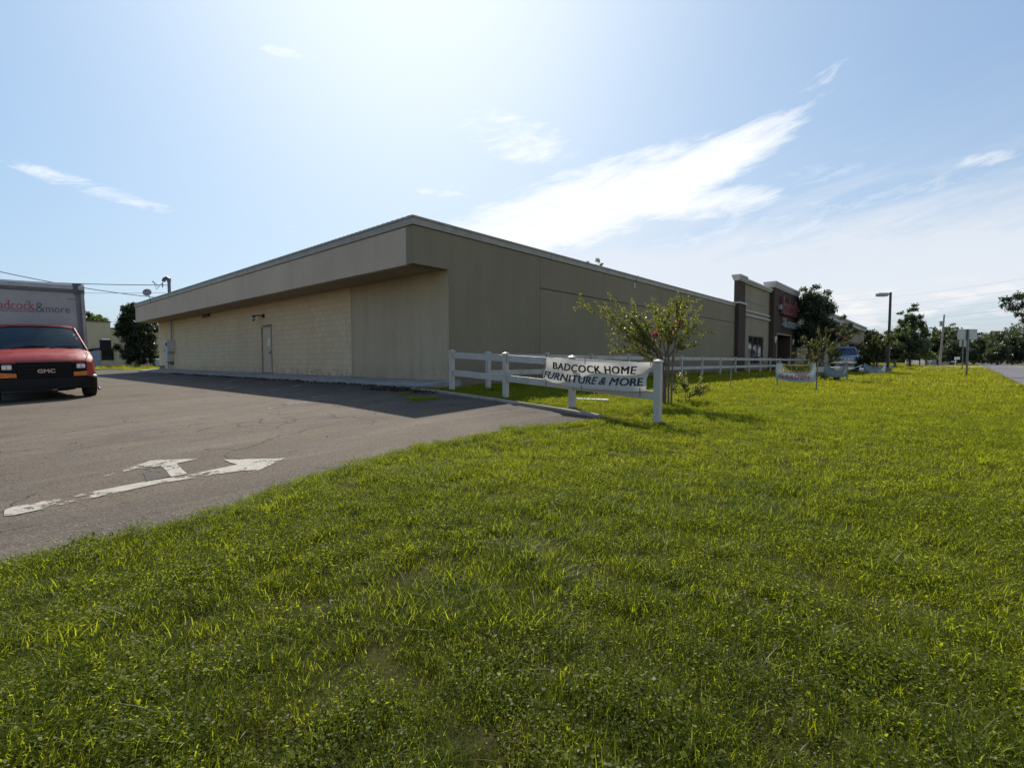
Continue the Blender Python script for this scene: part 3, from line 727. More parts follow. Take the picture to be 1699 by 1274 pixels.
t = thing('service_mast', 'steel electrical service mast with a bent weatherhead above the roof edge', 'service mast', (9.05, 37.0, ZE))
mb = MB(); mb.tube([(9.05, 37.0, 4.55), (9.05, 37.0, 6.1)], .09, 10); mb.build('pole', M['dkgrey'], t)
mb = MB(); mb.tube([(9.05, 37.0, 6.05), (9.05, 37.02, 6.22), (8.98, 37.15, 6.3), (8.88, 37.3, 6.24), (8.84, 37.36, 6.1)], [.11, .13, .13, .12, .10], 10); mb.build('weatherhead', M['dkgrey'], t)
mb = MB()
for k in range(3): mb.tube([(8.85, 37.36, 6.12), (8.7 - .07 * k, 37.6 + .1 * k, 5.85 - .12 * k), (8.55 - .05 * k, 37.8 + .1 * k, 5.95 + .1 * k), (8.4, 38.1, 6.12)], .014, 5)
mb.build('cable_loop', M['wire'], t)
mb = MB(); mb.tube([(9.05, 37.0, 5.85), (8.75, 37.2, 5.85)], .02, 6); mb.tube([(8.75, 37.2, 5.7), (8.75, 37.2, 5.98)], .03, 8); mb.build('insulator', M['dkgrey'], t)

t = thing('satellite_dish', 'small round satellite dish on a bent arm at the roof edge', 'satellite dish', (FX, 36.9, ZE - .1))
MB().tube([(FX - .02, 36.6, 4.72), (FX - .02, 36.75, 5.0), (FX - .05, 37.0, 5.15)], .03, 8).build('arm', M['metal'], t)
MB().box(FX - .09, FX - .035, 36.5, 36.7, 4.64, 4.82).build('foot', M['metal'], t)
mb = MB(); cdir = Vector((-.35, -.75, .45)).normalized(); ca = cdir.cross(Vector((0, 0, 1))).normalized(); cb = cdir.cross(ca); cc = Vector((FX - .08, 37.05, 5.28))
rings = [[tuple(cc + cdir * d + (ca * math.cos(a) * r + cb * math.sin(a) * r * 1.1)) for a in np.linspace(0, 2 * math.pi, 20, endpoint=False)] for r, d in ((.02, -.08), (.10, -.06), (.18, -.02), (.235, .02), (.23, .03), (.17, -.01), (.09, -.04), (.02, -.06))]
mb.loft(rings); mb.build('dish', M['dish'], t, smooth=True)
mb = MB(); mb.tube([cc + cb * .22, cc + cdir * .28 + cb * .08], .012, 6); mb.obox(cc + cdir * .30 + cb * .06, cdir * .05, ca * .04, cb * .04); mb.build('receiver', M['dkgrey'], t)

# ------------------------------------------------------------------ fences
def fence(name, label, pts, gpost=None, sides=True):
    t = thing(name, label, 'fence', (pts[0][0], pts[0][1], pts[0][2]))
    for i, (x, y, z) in enumerate(pts):
        w = .052
        p = MB().box(x - w, x + w, y - w, y + w, z - .15, z + .955).build('post', M['vinyl'], t, bevel=.006)
        mb = MB(); mb.box(x - w - .012, x + w + .012, y - w - .012, y + w + .012, z + .955, z + .978)
        mb.loft([[(x - w - .008, y - w - .008, z + .978), (x + w + .008, y - w - .008, z + .978), (x + w + .008, y + w + .008, z + .978), (x - w - .008, y + w + .008, z + .978)], [(x - .01, y - .01, z + 1.005), (x + .01, y - .01, z + 1.005), (x + .01, y + .01, z + 1.005), (x - .01, y + .01, z + 1.005)]])
        mb.build('post_cap', M['vinyl'], p)
    for a, b in zip(pts[:-1], pts[1:]):
        a = Vector(a); b = Vector(b); d = (b - a); dh = Vector((d.x, d.y, 0)).normalized(); nrm = Vector((-dh.y, dh.x, 0))
        for z0 in (.80, .37):
            c0 = a + dh * .051 + Vector((0, 0, z0)); c1 = b - dh * .051 + Vector((0, 0, z0))
            rings = []
            for c in (c0, c1): rings.append([tuple(c + nrm * s + Vector((0, 0, h))) for s, h in ((-.019, 0), (.019, 0), (.019, .14), (-.019, .14))])
            MB().loft(rings).build('rail', M['vinyl'], t, bevel=.004)
    return t
NF = [(8.01, 9.05, .36), (7.82, 7.10, .275), (7.54, 5.18, .19), (7.13, 3.31, .115)]
fence('rail_fence', 'white two rail vinyl fence of four posts at the lot edge carrying the banner', NF)
BF = [(9.157 + 2.5 * k + (.04 * math.sin(k * 2.1)), 8.93 + .02 * math.sin(k * 1.3), .335 - .004 * k) for k in range(17)]
fence('rail_fence', 'long white two rail vinyl fence running along the front of the store', BF)

# banner hung on the near fence
def banner_pt(u, v, off=0.0):
    """u 0..1 left to right, v 0..1 bottom to top"""
    tl, tr, bl, br = Vector((7.405, 5.655, 1.168)), Vector((7.045, 3.40, 1.075)), Vector((7.415, 5.735, .705)), Vector((7.06, 3.49, .63))
    p = (bl * (1 - u) + br * u) * (1 - v) + (tl * (1 - u) + tr * u) * v
    n = Vector((-1, .16, 0)).normalized()
    sag = 4 * u * (1 - u)
    p.z -= sag * (.058 * (1 - v) + .040 * v) - .02 * math.sin(u * 12) * .4 * (1 - v)
    b = .018 * math.sin(u * 9.5 + v * 2.2) * (1 - abs(2 * v - 1) * .5) + .02 * math.sin(math.pi * v) * math.sin(u * 5 + 1) + .014 * math.sin(6.3 * (u * 1.6 + v * 1.3))
    b += .06 * max(0, u - .55) * math.sin(v * 7 + 4 * u) + .022 * math.sin(v * 6.3 + 1.5 * math.sin(3 * u)) + .012 * math.sin(14 * u - 5 * v)
    return p + n * (b + off)
t = thing('banner', 'white vinyl banner with two lines of dark capitals tied to the near fence', 'banner', (7.2, 4.6, .2))
N1, N2 = 56, 20
vs = [banner_pt(i / N1, j / N2) for j in range(N2 + 1) for i in range(N1 + 1)]
fs = [(j * (N1 + 1) + i, j * (N1 + 1) + i + 1, (j + 1) * (N1 + 1) + i + 1, (j + 1) * (N1 + 1) + i) for j in range(N2) for i in range(N1)]
ob = MB().add(vs, fs).build('cloth', M['banner'], t, smooth=True)
def bpl(u0, u1, v0, v1, drop=0.0):
    return lambda u, v, w: banner_pt(u0 + (u1 - u0) * u, v0 + (v1 - v0) * v - drop * u, .006 + w)
mb = MB()
for q, (du, dv) in enumerate(((0, 0), (.0035, .004), (-.0035, -.004), (.0035, -.006), (-.0035, .006))):
    text_on(mb, 'BADCOCK HOME', bpl(.085 + du, .895 + du, .56 + dv, .83 + dv, -.035), 1.0, 1.0, 0, 0, 1.08)
    text_on(mb, 'FURNITURE & MORE', bpl(.012 + du, .965 + du, .16 + dv, .43 + dv, -.03), 1.0, 1.0, 0, 0, 1.03)
    mb.v = [tuple(Vector(v) + Vector((-.0007 * (q == k_), 0, 0))) for k_ in (q,) for v in mb.v]
mb.build('lettering', M['ink'], t)
mb = MB()
for (u, v, dz) in ((.0, .98, .10), (.43, .99, .10), (.995, .97, .12), (.03, .02, -.16), (.42, .0, -.05), (.96, .02, -.17)):
    p = banner_pt(u, v, .008); MB().tube([p - Vector((0, 0, .05 if dz > 0 else -.05)), p + Vector((.01, 0, dz * .6))], .006, 5).build('tie', M['black'], t)

# ------------------------------------------------------------------ box truck
def box_truck():
    TXc, TY0 = 1.50, 17.15
    t = thing('box_truck', 'white box truck with a red van cab parked on the left of the lot', 'box truck', (TXc, TY0, gz(TXc, TY0) + .016))
    t.rotation_euler = (0, -math.atan(.026), 0)
    L = dict(parent=t, local=True)
    # cab shell: cross-sections from the hood front back to the box
    def sec(y, hw_b, zb, hw_m, zm, hw_t, zt, crown):
        """ring of the cab at y: lower side, belt, shoulder, roof"""
        P = [(-hw_b, zb), (-hw_m, (zb + zm) / 2), (-hw_m, zm), (-(hw_m + hw_t) / 2 - .01, (zm + zt) / 2 + .02), (-hw_t, zt - .05), (-hw_t * .86, zt), (-hw_t * .45, zt + crown * .7), (0, zt + crown)]
        P = P + [(-x, z) for x, z in P[-2::-1]]
        return [(x, y, z) for x, z in P]
    hood = [sec(.10, .90, .55, .93, .85, .88, 1.00, .02), sec(.22, .96, .5, .985, .95, .93, 1.10, .05), sec(.55, .985, .45, 1.0, 1.04, .95, 1.20, .06), sec(.95, .99, .42, 1.005, 1.14, .965, 1.31, .05)]
    MB().loft(hood).build('hood', M['truck_red'], smooth=True, **L)
    def frame(y, z, hw): return (y, z, hw)
    # cowl, windshield and roof
    ws0 = [(-.93, 1.02, 1.285), (-.6, .93, 1.335), (0, .90, 1.355), (.6, .93, 1.335), (.93, 1.02, 1.285)]
    ws1 = [(-.76, 1.60, 1.885), (-.5, 1.53, 1.93), (0, 1.50, 1.945), (.5, 1.53, 1.93), (.76, 1.60, 1.885)]
    mid = [((a[0] + b[0]) / 2 * 1.01, (a[1] + b[1]) / 2 - .02, (a[2] + b[2]) / 2 + .015) for a, b in zip(ws0, ws1)]
    ws = MB().loft([ws0, mid, ws1], closed=False, caps=False).build('windshield', M['glass'], smooth=True, **L)
    # body behind: pillars + roof as loft shell of inverted U
    def ushape(y, hw, z, ztop, crown):
        return [(-1.0, y, .5), (-1.0, y, 1.15), (-.97, y, 1.28), (-hw, y, ztop - .1), (-hw * .9, y, ztop), (-hw * .5, y, ztop + crown), (0, y, ztop + crown * 1.2), (hw * .5, y, ztop + crown), (hw * .9, y, ztop), (hw, y, ztop - .1), (.97, y, 1.28), (1.0, y, 1.15), (1.0, y, .5)]
    MB().loft([ushape(1.72, .80, 0, 1.97, .03), ushape(1.95, .82, 0, 1.99, .035), ushape(2.5, .82, 0, 1.99, .03)], closed=False, caps=False).build('cab_body', M['truck_red'], smooth=True, **L)
    rf = MB(); rf.loft([ [(-.80, 1.64, 1.87), (-.5, 1.515, 1.935), (0, 1.485, 1.95), (.5, 1.515, 1.935), (.80, 1.64, 1.87)], [(-.79, 1.66, 1.93), (-.5, 1.56, 1.985), (0, 1.53, 2.0), (.5, 1.56, 1.985), (.79, 1.66, 1.93)], [(-.74, 1.76, 1.975), (-.42, 1.74, 2.005), (0, 1.74, 2.015), (.42, 1.74, 2.005), (.74, 1.76, 1.975)]], closed=False, caps=False)
    rf.build('cab_roof', M['truck_red'], smooth=True, **L)
    for s in (-1, 1):
        MB().tube([(s * .955, 1.04, 1.265), (s * .87, 1.32, 1.58), (s * .785, 1.63, 1.90)], [.045, .04, .04], 8).build('windshield_pillar', M['truck_red'], smooth=True, **L)
        d = MB(); d.add([(s * .965, 1.05, 1.27), (s * .80, 1.66, 1.90), (s * .81, 1.74, 1.9), (s * .985, 1.74, 1.22), (s * 1.0, 1.02, 1.18)], [(0, 1, 2, 3, 4)]); d.build('quarter_glass', M['glass'], **L)
        d = MB(); d.box(min(s * .985, s * 1.004), max(s * .985, s * 1.004), .95, 2.3, .5, 1.2); d.build('door', M['truck_red'], **L)
    # shut lines, trim and stickers
    for sx_ in (-1, 1):
        MB().tube([(sx_ * .80, .10, 1.012), (sx_ * .875, .3, 1.135), (sx_ * .89, .6, 1.22), (sx_ * .885, .95, 1.325)], .007, 5).build('hood_gap', M['black'], **L)
        MB().box(sx_ * 1.0 - .006, sx_ * 1.0 + .006, 1.38, 1.39, .55, 1.2).build('door_gap', M['black'], **L)
        MB().tube([(sx_ * .93, 1.01, 1.292), (sx_ * .85, 1.3, 1.585), (sx_ * .765, 1.595, 1.885)], .014, 5).build('windshield_seal', M['black'], **L)
    MB().tube([(-.76, 1.59, 1.885), (-.5, 1.52, 1.932), (0, 1.49, 1.947), (.5, 1.52, 1.932), (.76, 1.59, 1.885)], .012, 5).build('windshield_seal', M['black'], **L)
    for (u_, v_) in ((.80, 1.71), (.835, 1.60)):
        MB().obox((u_ - .045, 1.33 - (1.66 - v_) * .9, v_ + .01), (.02, 0, 0), (0, .015, .02), (0, -.003, .002)).build('sticker', M['white'], **L)
    MB().box(-.06, .06, 1.44, 1.5, 1.84, 1.90).build('interior_mirror', M['black'], **L)
    # cowl and wipers
    mb = MB(); mb.loft([[(-.93, .97, 1.255), (0, .86, 1.335), (.93, .97, 1.255)], [(-.93, 1.03, 1.282), (0, .905, 1.352), (.93, 1.03, 1.282)]], closed=False, caps=False); mb.build('cowl', M['black'], **L)
    for pts in ([(-.55, .89, 1.335), (-.2, .93, 1.40), (.1, .92, 1.385)], [(.2, .87, 1.345), (.5, .93, 1.395), (.78, .98, 1.375)]):
        MB().tube(pts, .012, 5).build('wiper', M['black'], **L)
    # grille, lamps, bumper
    MB().box(-.52, .52, .035, .12, .52, .985).build('grille', M['grille'], bevel=.02, **L)
    mb = MB()
    for k in range(5): mb.box(-.5, .5, .022, .04, .54 + k * .085, .556 + k * .085)
    mb.build('grille_bar', M['black'], **L)
    mb = MB(); text_on(mb, 'GMC', lambda u, v, w: (-.155 + u, .008 - w, .70 + v), .33, .095, .012, .03, 1.05); mb.build('badge', M['chrome'], **L)
    mb = MB(); text_on(mb, 'GMC', lambda u, v, w: (-.147 + u, -.006 - w, .709 + v), .31, .074, .003, -.012, 1.07); mb.build('badge', M['red'], **L)
    for s in (-1, 1):
        xs = sorted((s * .50, s * .955))
        MB().loft([[(s * .52, .05, .50), (s * .52, .05, .95), (s * .52, .16, .95), (s * .52, .16, .5)], [(s * .80, .09, .5), (s * .80, .09, .955), (s * .8, .2, .955), (s * .8, .2, .5)], [(s * .955, .24, .52), (s * .955, .24, .95), (s * .9, .35, .95), (s * .9, .35, .52)]]).build('lamp_housing', M['grille'], **L)
        hl = MB().loft([[(s * .60, .035, .79), (s * .60, .035, .92), (s * .6, .1, .92), (s * .6, .1, .79)], [(s * .78, .06, .79), (s * .78, .06, .92), (s * .78, .1, .92), (s * .78, .1, .79)]]).build('headlight', M['lens'], bevel=.02, **L)
        for q_ in (-.045, .045):
            MB().tube([(s * .69 + q_, .028, .855), (s * .69 + q_, .05, .855)], .042, 14).build('reflector', M['chrome'], hl, local=True)
        MB().loft([[(s * .53, .03, .60), (s * .53, .03, .70), (s * .53, .1, .70), (s * .53, .1, .60)], [(s * .80, .065, .60), (s * .8, .065, .725), (s * .8, .12, .725), (s * .8, .12, .60)], [(s * .985, .26, .63), (s * .985, .26, .765), (s * .93, .3, .765), (s * .93, .3, .63)]]).build('turn_signal', M['amber'], **L)
    def bump_ring(x, y): return [(x, y, .27), (x, y - .02, .34), (x, y - .02, .56), (x, y + .03, .59), (x, y + .12, .59), (x, y + .12, .28)]
    rings = [bump_ring(x, y) for x, y in ((-1.05, .42), (-1.03, .26), (-.9, .10), (-.6, .02), (0, -.02), (.6, .02), (.9, .10), (1.03, .26), (1.05, .42))]
    MB().loft(rings).build('bumper', M['black'], smooth=True, **L)
    MB().loft([[(.78, .045, .593), (.78, .17, .597)], [(.93, .11, .593), (.9, .22, .62)], [(1.035, .27, .593), (.98, .3, .63)]], closed=False, caps=False).build('bumper_top', M['chrome'], **L)
    # mirrors
    for s in (-1, 1):
        ma = MB(); ma.tube([(s * .97, 1.1, 1.26), (s * 1.12, 1.02, 1.30), (s * 1.26, 1.0, 1.32)], [.05, .03, .03], 8); arm = ma.build('mirror_arm', M['black'], **L)
        a, b = sorted((s * 1.25, s * 1.51)); MB().box(a, b, .95, 1.06, 1.25, 1.59).build('mirror', M['black'], bevel=.045, **L)
        MB().box(a + .04, b - .04, .96, 1.05, 1.575, 1.60).build('mirror_cap', M['chrome'], **L)
        MB().wheelx((s * .93, .83, .385), .385, .26).build('wheel', M['rubber'], smooth=True, **L)
        rim = MB().wheelx((s * 1.01, .83, .385), .215, .12); rim.build('rim', M['chrome'], smooth=True, **L)
        MB().wheelx((s * .93, 5.2, .39), .39, .46).build('wheel', M['rubber'], smooth=True, **L)
    MB().box(-.8, .8, .5, 6.5, .3, .5).build('chassis', M['black'], **L)
    # cargo box
    bx0, bx1, by0, by1, bz0, bz1 = -1.25, 1.25, 2.65, 7.6, .98, 3.30
    MB().box(bx0 + .05, bx1 - .05, by0 + .02, by1, bz0, bz1 - .18).build('cargo_box', M['truck_white'], **L)
    MB().loft([[(bx0 + .02, by0 + .03, bz1 - .2), (bx0 + .02, by0 - .01, bz1 - .17), (bx0 + .02, by0 - .01, bz1 - .05), (bx0 + .02, by0 + .05, bz1), (bx0 + .02, by1, bz1), (bx0 + .02, by1, bz1 - .2)], [(bx1 - .02, by0 + .03, bz1 - .2), (bx1 - .02, by0 - .01, bz1 - .17), (bx1 - .02, by0 - .01, bz1 - .05), (bx1 - .02, by0 + .05, bz1), (bx1 - .02, by1, bz1), (bx1 - .02, by1, bz1 - .2)]]).build('box_roof', M['alu'], **L)
    MB().box(bx0 + .05, bx1 - .05, by0 - .005, by0 + .02, bz1 - .27, bz1 - .205).build('roof_rail', M['dkgrey'], **L)
    for s in (-1, 1):
        e = s * bx1
        def qr(z): return [(e - s * (.01 + .22 * (1 - math.cos(a))), by0 - .012 + .2 * (1 - math.sin(a)), z) for a in np.linspace(0, math.pi / 2, 9)] + [(e - s * .23, by0 + .25, z), (e - s * .01, by0 + .25, z)]
        MB().loft([qr(bz0), qr(bz1 - .30)]).build('corner_trim', M['trimgrey'], smooth=True, **L)
        def qc(z, k=1.0): return [(e - s * (.0 + .28 * (1 - math.cos(a)) * k), by0 - .03 + .2 * (1 - math.sin(a)), z) for a in np.linspace(0, math.pi / 2, 7)] + [(e - s * .28, by0 + .3, z), (e, by0 + .3, z)]
        c = MB().loft([qc(bz1 - .30), qc(bz1 - .02), qc(bz1 + .01, 1.02)]).build('corner_cap', M['dkgrey'], smooth=True, **L)
        MB().box(e - s * .01 - .012, e - s * .01 + .012, by0 + .16, by0 + .22, bz1 - .24, bz1 - .17).build('marker_light', M['red'], c, local=True)
    # lettering on the box front
    ly = by0 + .012
    mb = MB(); text_on(mb, 'badcock', lambda u, v, w: (-.745 + u, ly - w, 2.475 + v), .84, .25, .003, -.012, .98)
    for (ux, uz) in ((-.745, 2.712), (-.44, 2.712), (-.05, 2.712), (-.035, 2.475), (.06, 2.475), (-.43, 2.475)): mb.box(ux - .02, ux + .04, ly - .004, ly + .004, uz, uz + .012)
    mb.build('lettering', M['red'], **L)
    mb = MB(); text_on(mb, '&', lambda u, v, w: (.115 + u, ly - w, 2.42 + v), .195, .27, .003, -.014); text_on(mb, 'more', lambda u, v, w: (.335 + u, ly - w, 2.42 + v), .52, .145, .003, -.012)
    text_on(mb, 'HOME FURNITURE', lambda u, v, w: (-.70 + u, ly - w, 2.41 + v), .79, .036, .003, 0, 1.3)
    mb.box(.82, 1.0, ly - .004, ly + .004, 2.83, 2.845); text_on(mb, 'ET', lambda u, v, w: (.88 + u, ly - w, 2.87 + v), .05, .04, .003, 0) if False else None
    mb.build('lettering', M['greytext'], **L)
    MB().tube([(1.09, .45, .2), (1.09, .5, .24)], .03, 8).build('tow_hook', M['dkgrey'], **L)
box_truck()

# ------------------------------------------------------------------ blue pickup in front of the store
def blue_pickup():
    px, py = 47.9, 6.15
    t = thing('pickup_truck', 'bright blue pickup with chrome grille facing out beside the grey banners', 'pickup', (px, py, .345))
    t.rotation_euler = (0, 0, R(-90 + 8))      # local -Y forward -> towards the lawn
    L = dict(parent=t, local=True)
    def ring(y, hw, z0, zb, zt): return [(-hw * .96, y, z0), (-hw, y, (z0 + zb) / 2), (-hw, y, zb), (-hw * .9, y, zt), (0, y, zt + .03), (hw * .9, y, zt), (hw, y, zb), (hw, y, (z0 + zb) / 2), (hw * .96, y, z0)]
    MB().loft([ring(.05, .93, .55, .98, 1.06), ring(.25, .98, .45, 1.02, 1.12), ring(1.35, 1.0, .42, 1.10, 1.20), ring(2.9, 1.0, .42, 1.12, 1.2), ring(5.4, .99, .5, 1.12, 1.16)]).build('body', M['blue'], smooth=True, **L)
    def cab(y, hw, z): return [(-hw, y, z), (0, y - .05, z + .02), (hw, y, z)]
    MB().loft([[(-.9, 1.35, 1.19), (-.72, 2.0, 1.80), (-.72, 3.0, 1.84), (-.86, 3.4, 1.18)], [(-.68, 2.0, 1.86), (-.66, 2.05, 1.87), (-.66, 2.95, 1.87), (-.68, 3.0, 1.85)], [(.68, 2.0, 1.86), (.66, 2.05, 1.87), (.66, 2.95, 1.87), (.68, 3.0, 1.85)], [(.9, 1.35, 1.19), (.72, 2.0, 1.80), (.72, 3.0, 1.84), (.86, 3.4, 1.18)]], closed=False, caps=False).build('cab', M['blue'], smooth=True, **L)
    MB().add([(-.86, 1.33, 1.205), (.86, 1.33, 1.205), (.67, 1.965, 1.80), (-.67, 1.965, 1.80)], [(0, 1, 2, 3)]).build('windshield', M['glass'], **L)
    MB().add([(-.62, 1.9, 1.79), (.62, 1.9, 1.79), (.62, 1.98, 1.875), (-.62, 1.98, 1.875)], [(0, 1, 2, 3)]).build('sun_visor', M['blue'], **L)
    for s in (-1, 1):
        MB().add([(s * .90, 1.5, 1.22), (s * .735, 2.05, 1.77), (s * .735, 2.95, 1.78), (s * .87, 3.2, 1.22)], [(0, 1, 2, 3)]).build('side_window', M['glass'], **L)
        a, b = sorted((s * .62, s * .92)); MB().box(a, b, -.01, .1, .78, .98).build('headlight', M['lens'], bevel=.02, **L)
        a, b = sorted((s * 1.0, s * 1.22)); MB().box(a, b, 1.5, 1.6, 1.22, 1.4).build('mirror', M['black'], bevel=.02, **L)
        for yy in (.95, 4.4):
            MB().wheelx((s * .86, yy, .37), .37, .25).build('wheel', M['rubber'], smooth=True, **L)
            MB().wheelx((s * .93, yy, .37), .2, .13).build('rim', M['chrome'], smooth=True, **L)
    gr = MB(); gr.box(-.6, .6, -.015, .08, .76, 1.0); gr.build('grille', M['grille'], bevel=.01, **L)
    gr = MB()
    for z in (.765, .87, .985): gr.box(-.6, .6, -.035, .0, z - .02, z + .02)
    for k in range(5): gr.box(-.55 + k * .26, -.51 + k * .26, -.03, .0, .77, .98)
    gr.build('grille_bar', M['chrome'], **L)
    MB().box(-.97, .97, -.12, .12, .48, .70).build('bumper', M['chrome'], bevel=.03, **L)
    MB().box(-.2, .2, -.135, -.121, .52, .64).build('number_plate', M['white'], **L)
blue_pickup()

# ------------------------------------------------------------------ yard banners on stakes
def stake_banner(label, pL, pR, zt, zb, mat, sag=.14, lettering=None, extra=0.0):
    pL = Vector(pL); pR = Vector(pR)
    t = thing('yard_banner', label, 'banner', ((pL.x + pR.x) / 2, (pL.y + pR.y) / 2, min(pL.z, pR.z)), 0, 'banners on stakes in the lawn')
    n = (pR - pL); n = Vector((n.y, -n.x, 0)).normalized()
    if n.dot(FWD) > 0: n = -n
    for p in (pL, pR):
        lean = Vector((random.uniform(-.03, .03), random.uniform(-.03, .03), 0))
        MB().tube([p - Vector((0, 0, .15)), p + Vector((0, 0, zt - p.z + .04)) + lean], .022, 6).build('stake', M['steel'], t)
    def P(u, v, off=0.0):
        p = pL.lerp(pR, u + (0 if True else 0)); s = 4 * u * (1 - u)
        top = zt - sag * s * (1.0 + .4 * u); bot = zb - .05 * s
        b = .05 * math.sin(u * 6 + 1.2 * v) * math.sin(math.pi * v) + .03 * math.sin(9 * u + 4 * v) * v + .04 * s * math.sin(v * 6)
        return Vector((p.x, p.y, bot + (top - bot) * v)) + n * (.03 + b + off)
    a, b = 30, 14
    vs = [P(i / a, j / b) for j in range(b + 1) for i in range(a + 1)]
    fs = [(j * (a + 1) + i, j * (a + 1) + i + 1, (j + 1) * (a + 1) + i + 1, (j + 1) * (a + 1) + i) for j in range(b) for i in range(a)]
    MB().add(vs, fs).build('cloth', mat, t, smooth=True)
    if lettering:
        for (body, u0, u1, v0, v1, m) in lettering:
            mb = MB()
            if body is None:
                q = 20; vv = [P(u0 + (u1 - u0) * i / q, v0 + (v1 - v0) * j / 6, .012) for j in range(7) for i in range(q + 1)]
                mb.add(vv, [(j * (q + 1) + i, j * (q + 1) + i + 1, (j + 1) * (q + 1) + i + 1, (j + 1) * (q + 1) + i) for j in range(6) for i in range(q)])
            else: text_on(mb, body, lambda u, v, w: P(u0 + (u1 - u0) * u, v0 + (v1 - v0) * v, .024), 1, 1, 0, .015, 1.08)
            mb.build('lettering' if body else 'printed_band', m, t)
    return t
def onlawn(x, y): v = Vector((x, y, 0)); v.z = gz(x, y); return v
stake_banner('pale garden banner with yellow band and dark red capitals on two stakes in the lawn', onlawn(19.9, 4.62), onlawn(18.75, 3.18), 1.03, .40, M['bannergrey'], .07,
             [(None, .16, .84, .56, .97, M['inkyellow']), ('1000 PLANTS', .18, .82, .60, .9, M['ink']), ('GARDEN', .14, .86, .16, .42, M['inkred'])])
stake_banner('dull grey sagging banner on stakes in front of the garden cart', onlawn(27.43, 4.3), onlawn(26.79, 3.35), .97, .36, M['bannerdark'], .22)
stake_banner('small blank blue grey banner on stakes below the dark bush, farthest of the yard banners', onlawn(45.3, 4.6), onlawn(43.9, 3.2), .93, .2, M['bannergrey'], .28)

# garden cart behind the grey banner
t = thing('garden_cart', 'small white utility cart on black wheels behind the dull grey banner', 'cart', (28.3, 4.6, gz(28, 4.6)))
z0 = gz(28, 4.6)
mb = MB(); mb.loft([[(27.7, 4.0, z0 + .36), (28.9, 4.0, z0 + .36), (28.9, 4.9, z0 + .36), (27.7, 4.9, z0 + .36)], [(27.6, 3.9, z0 + .62), (29.0, 3.9, z0 + .62), (29.0, 5.0, z0 + .62), (27.6, 5.0, z0 + .62)]]); mb.build('tray', M['white'], t, bevel=.02)
for (x, y) in ((27.85, 3.95), (27.85, 4.95), (28.75, 3.95), (28.75, 4.95)):
    w = MB(); w.wheelx((0, 0, 0), .2, .12, 16); o = w.build('wheel', M['rubber'], t, smooth=True, local=True); o.location = (x - 28.3, y - 4.6, .2); o.rotation_euler = (0, 0, R(90))
mb = MB(); mb.tube([(27.85, 3.95, z0 + .2), (27.85, 4.95, z0 + .2)], .025, 6); mb.tube([(28.75, 3.95, z0 + .2), (28.75, 4.95, z0 + .2)], .025, 6); mb.box(27.8, 28.8, 4.3, 4.6, z0 + .24, z0 + .355); mb.build('undercarriage', M['steel'], t)
mb = MB(); mb.tube([(28.0, 4.0, z0 + .4), (27.9, 3.4, z0 + .5), (27.8, 2.9, z0 + .72)], .02, 6); mb.build('handle', M['white'], t)

# thin stake and white board on the grass
t = MB().tube([(16.2, 5.11, .1), (16.28, 5.09, .93)], [.018, .015], 6).build('wooden_stake', M['wood']); tag(t, 'thin upright wooden stake standing alone in the lawn before the long fence', 'stake')
t = MB(); t.obox((9.03, 5.68, .265), (.09, -.345, 0), (.05, .013, 0.004), (0, 0, .012)); t = t.build('white_board', M['white'], bevel=.004); tag(t, 'flat white board lying in the grass behind the banner', 'board')

# ------------------------------------------------------------------ signs, lamps, poles
t = thing('road_sign', 'large blank backed road sign on a steel post in the lawn near the road', 'road sign', (43.1, -1.02, gz(43, -1)))
zz = gz(43, -1)
MB().tube([(43.1, -1.02, zz - .3), (43.1, -1.02, zz + 3.05)], .055, 8).build('post', M['steel'], t)
bd = MB(); rr = Vector((RIGHT.x, RIGHT.y, 0)); bc = Vector((43.1, -1.02, zz + 2.72)) + FWD * .07
rr2 = (rr * 1.0 + FWD * .08).normalized(); nn = Vector((-rr2.y, rr2.x, 0))
bd.obox(bc - rr2 * .0, rr2 * .68, nn * .012, Vector((0, 0, .34))); bd.build('sign_board', M['signback'], t, bevel=.008)
p = at(1597, 598, 62); zz = gz(p.x, p.y)
t = thing('road_sign', 'smaller grey backed sign on a thin post farther away behind the large road sign', 'road sign', (p.x, p.y, zz))
MB().tube([(p.x, p.y, zz - .2), (p.x, p.y, 3.7)], .05, 8).build('post', M['steel'], t)
MB().obox(Vector((p.x, p.y, 3.27)) + FWD * .07, RIGHT * .42, FWD * .012, Vector((0, 0, .42))).build('sign_board', M['signback'], t)

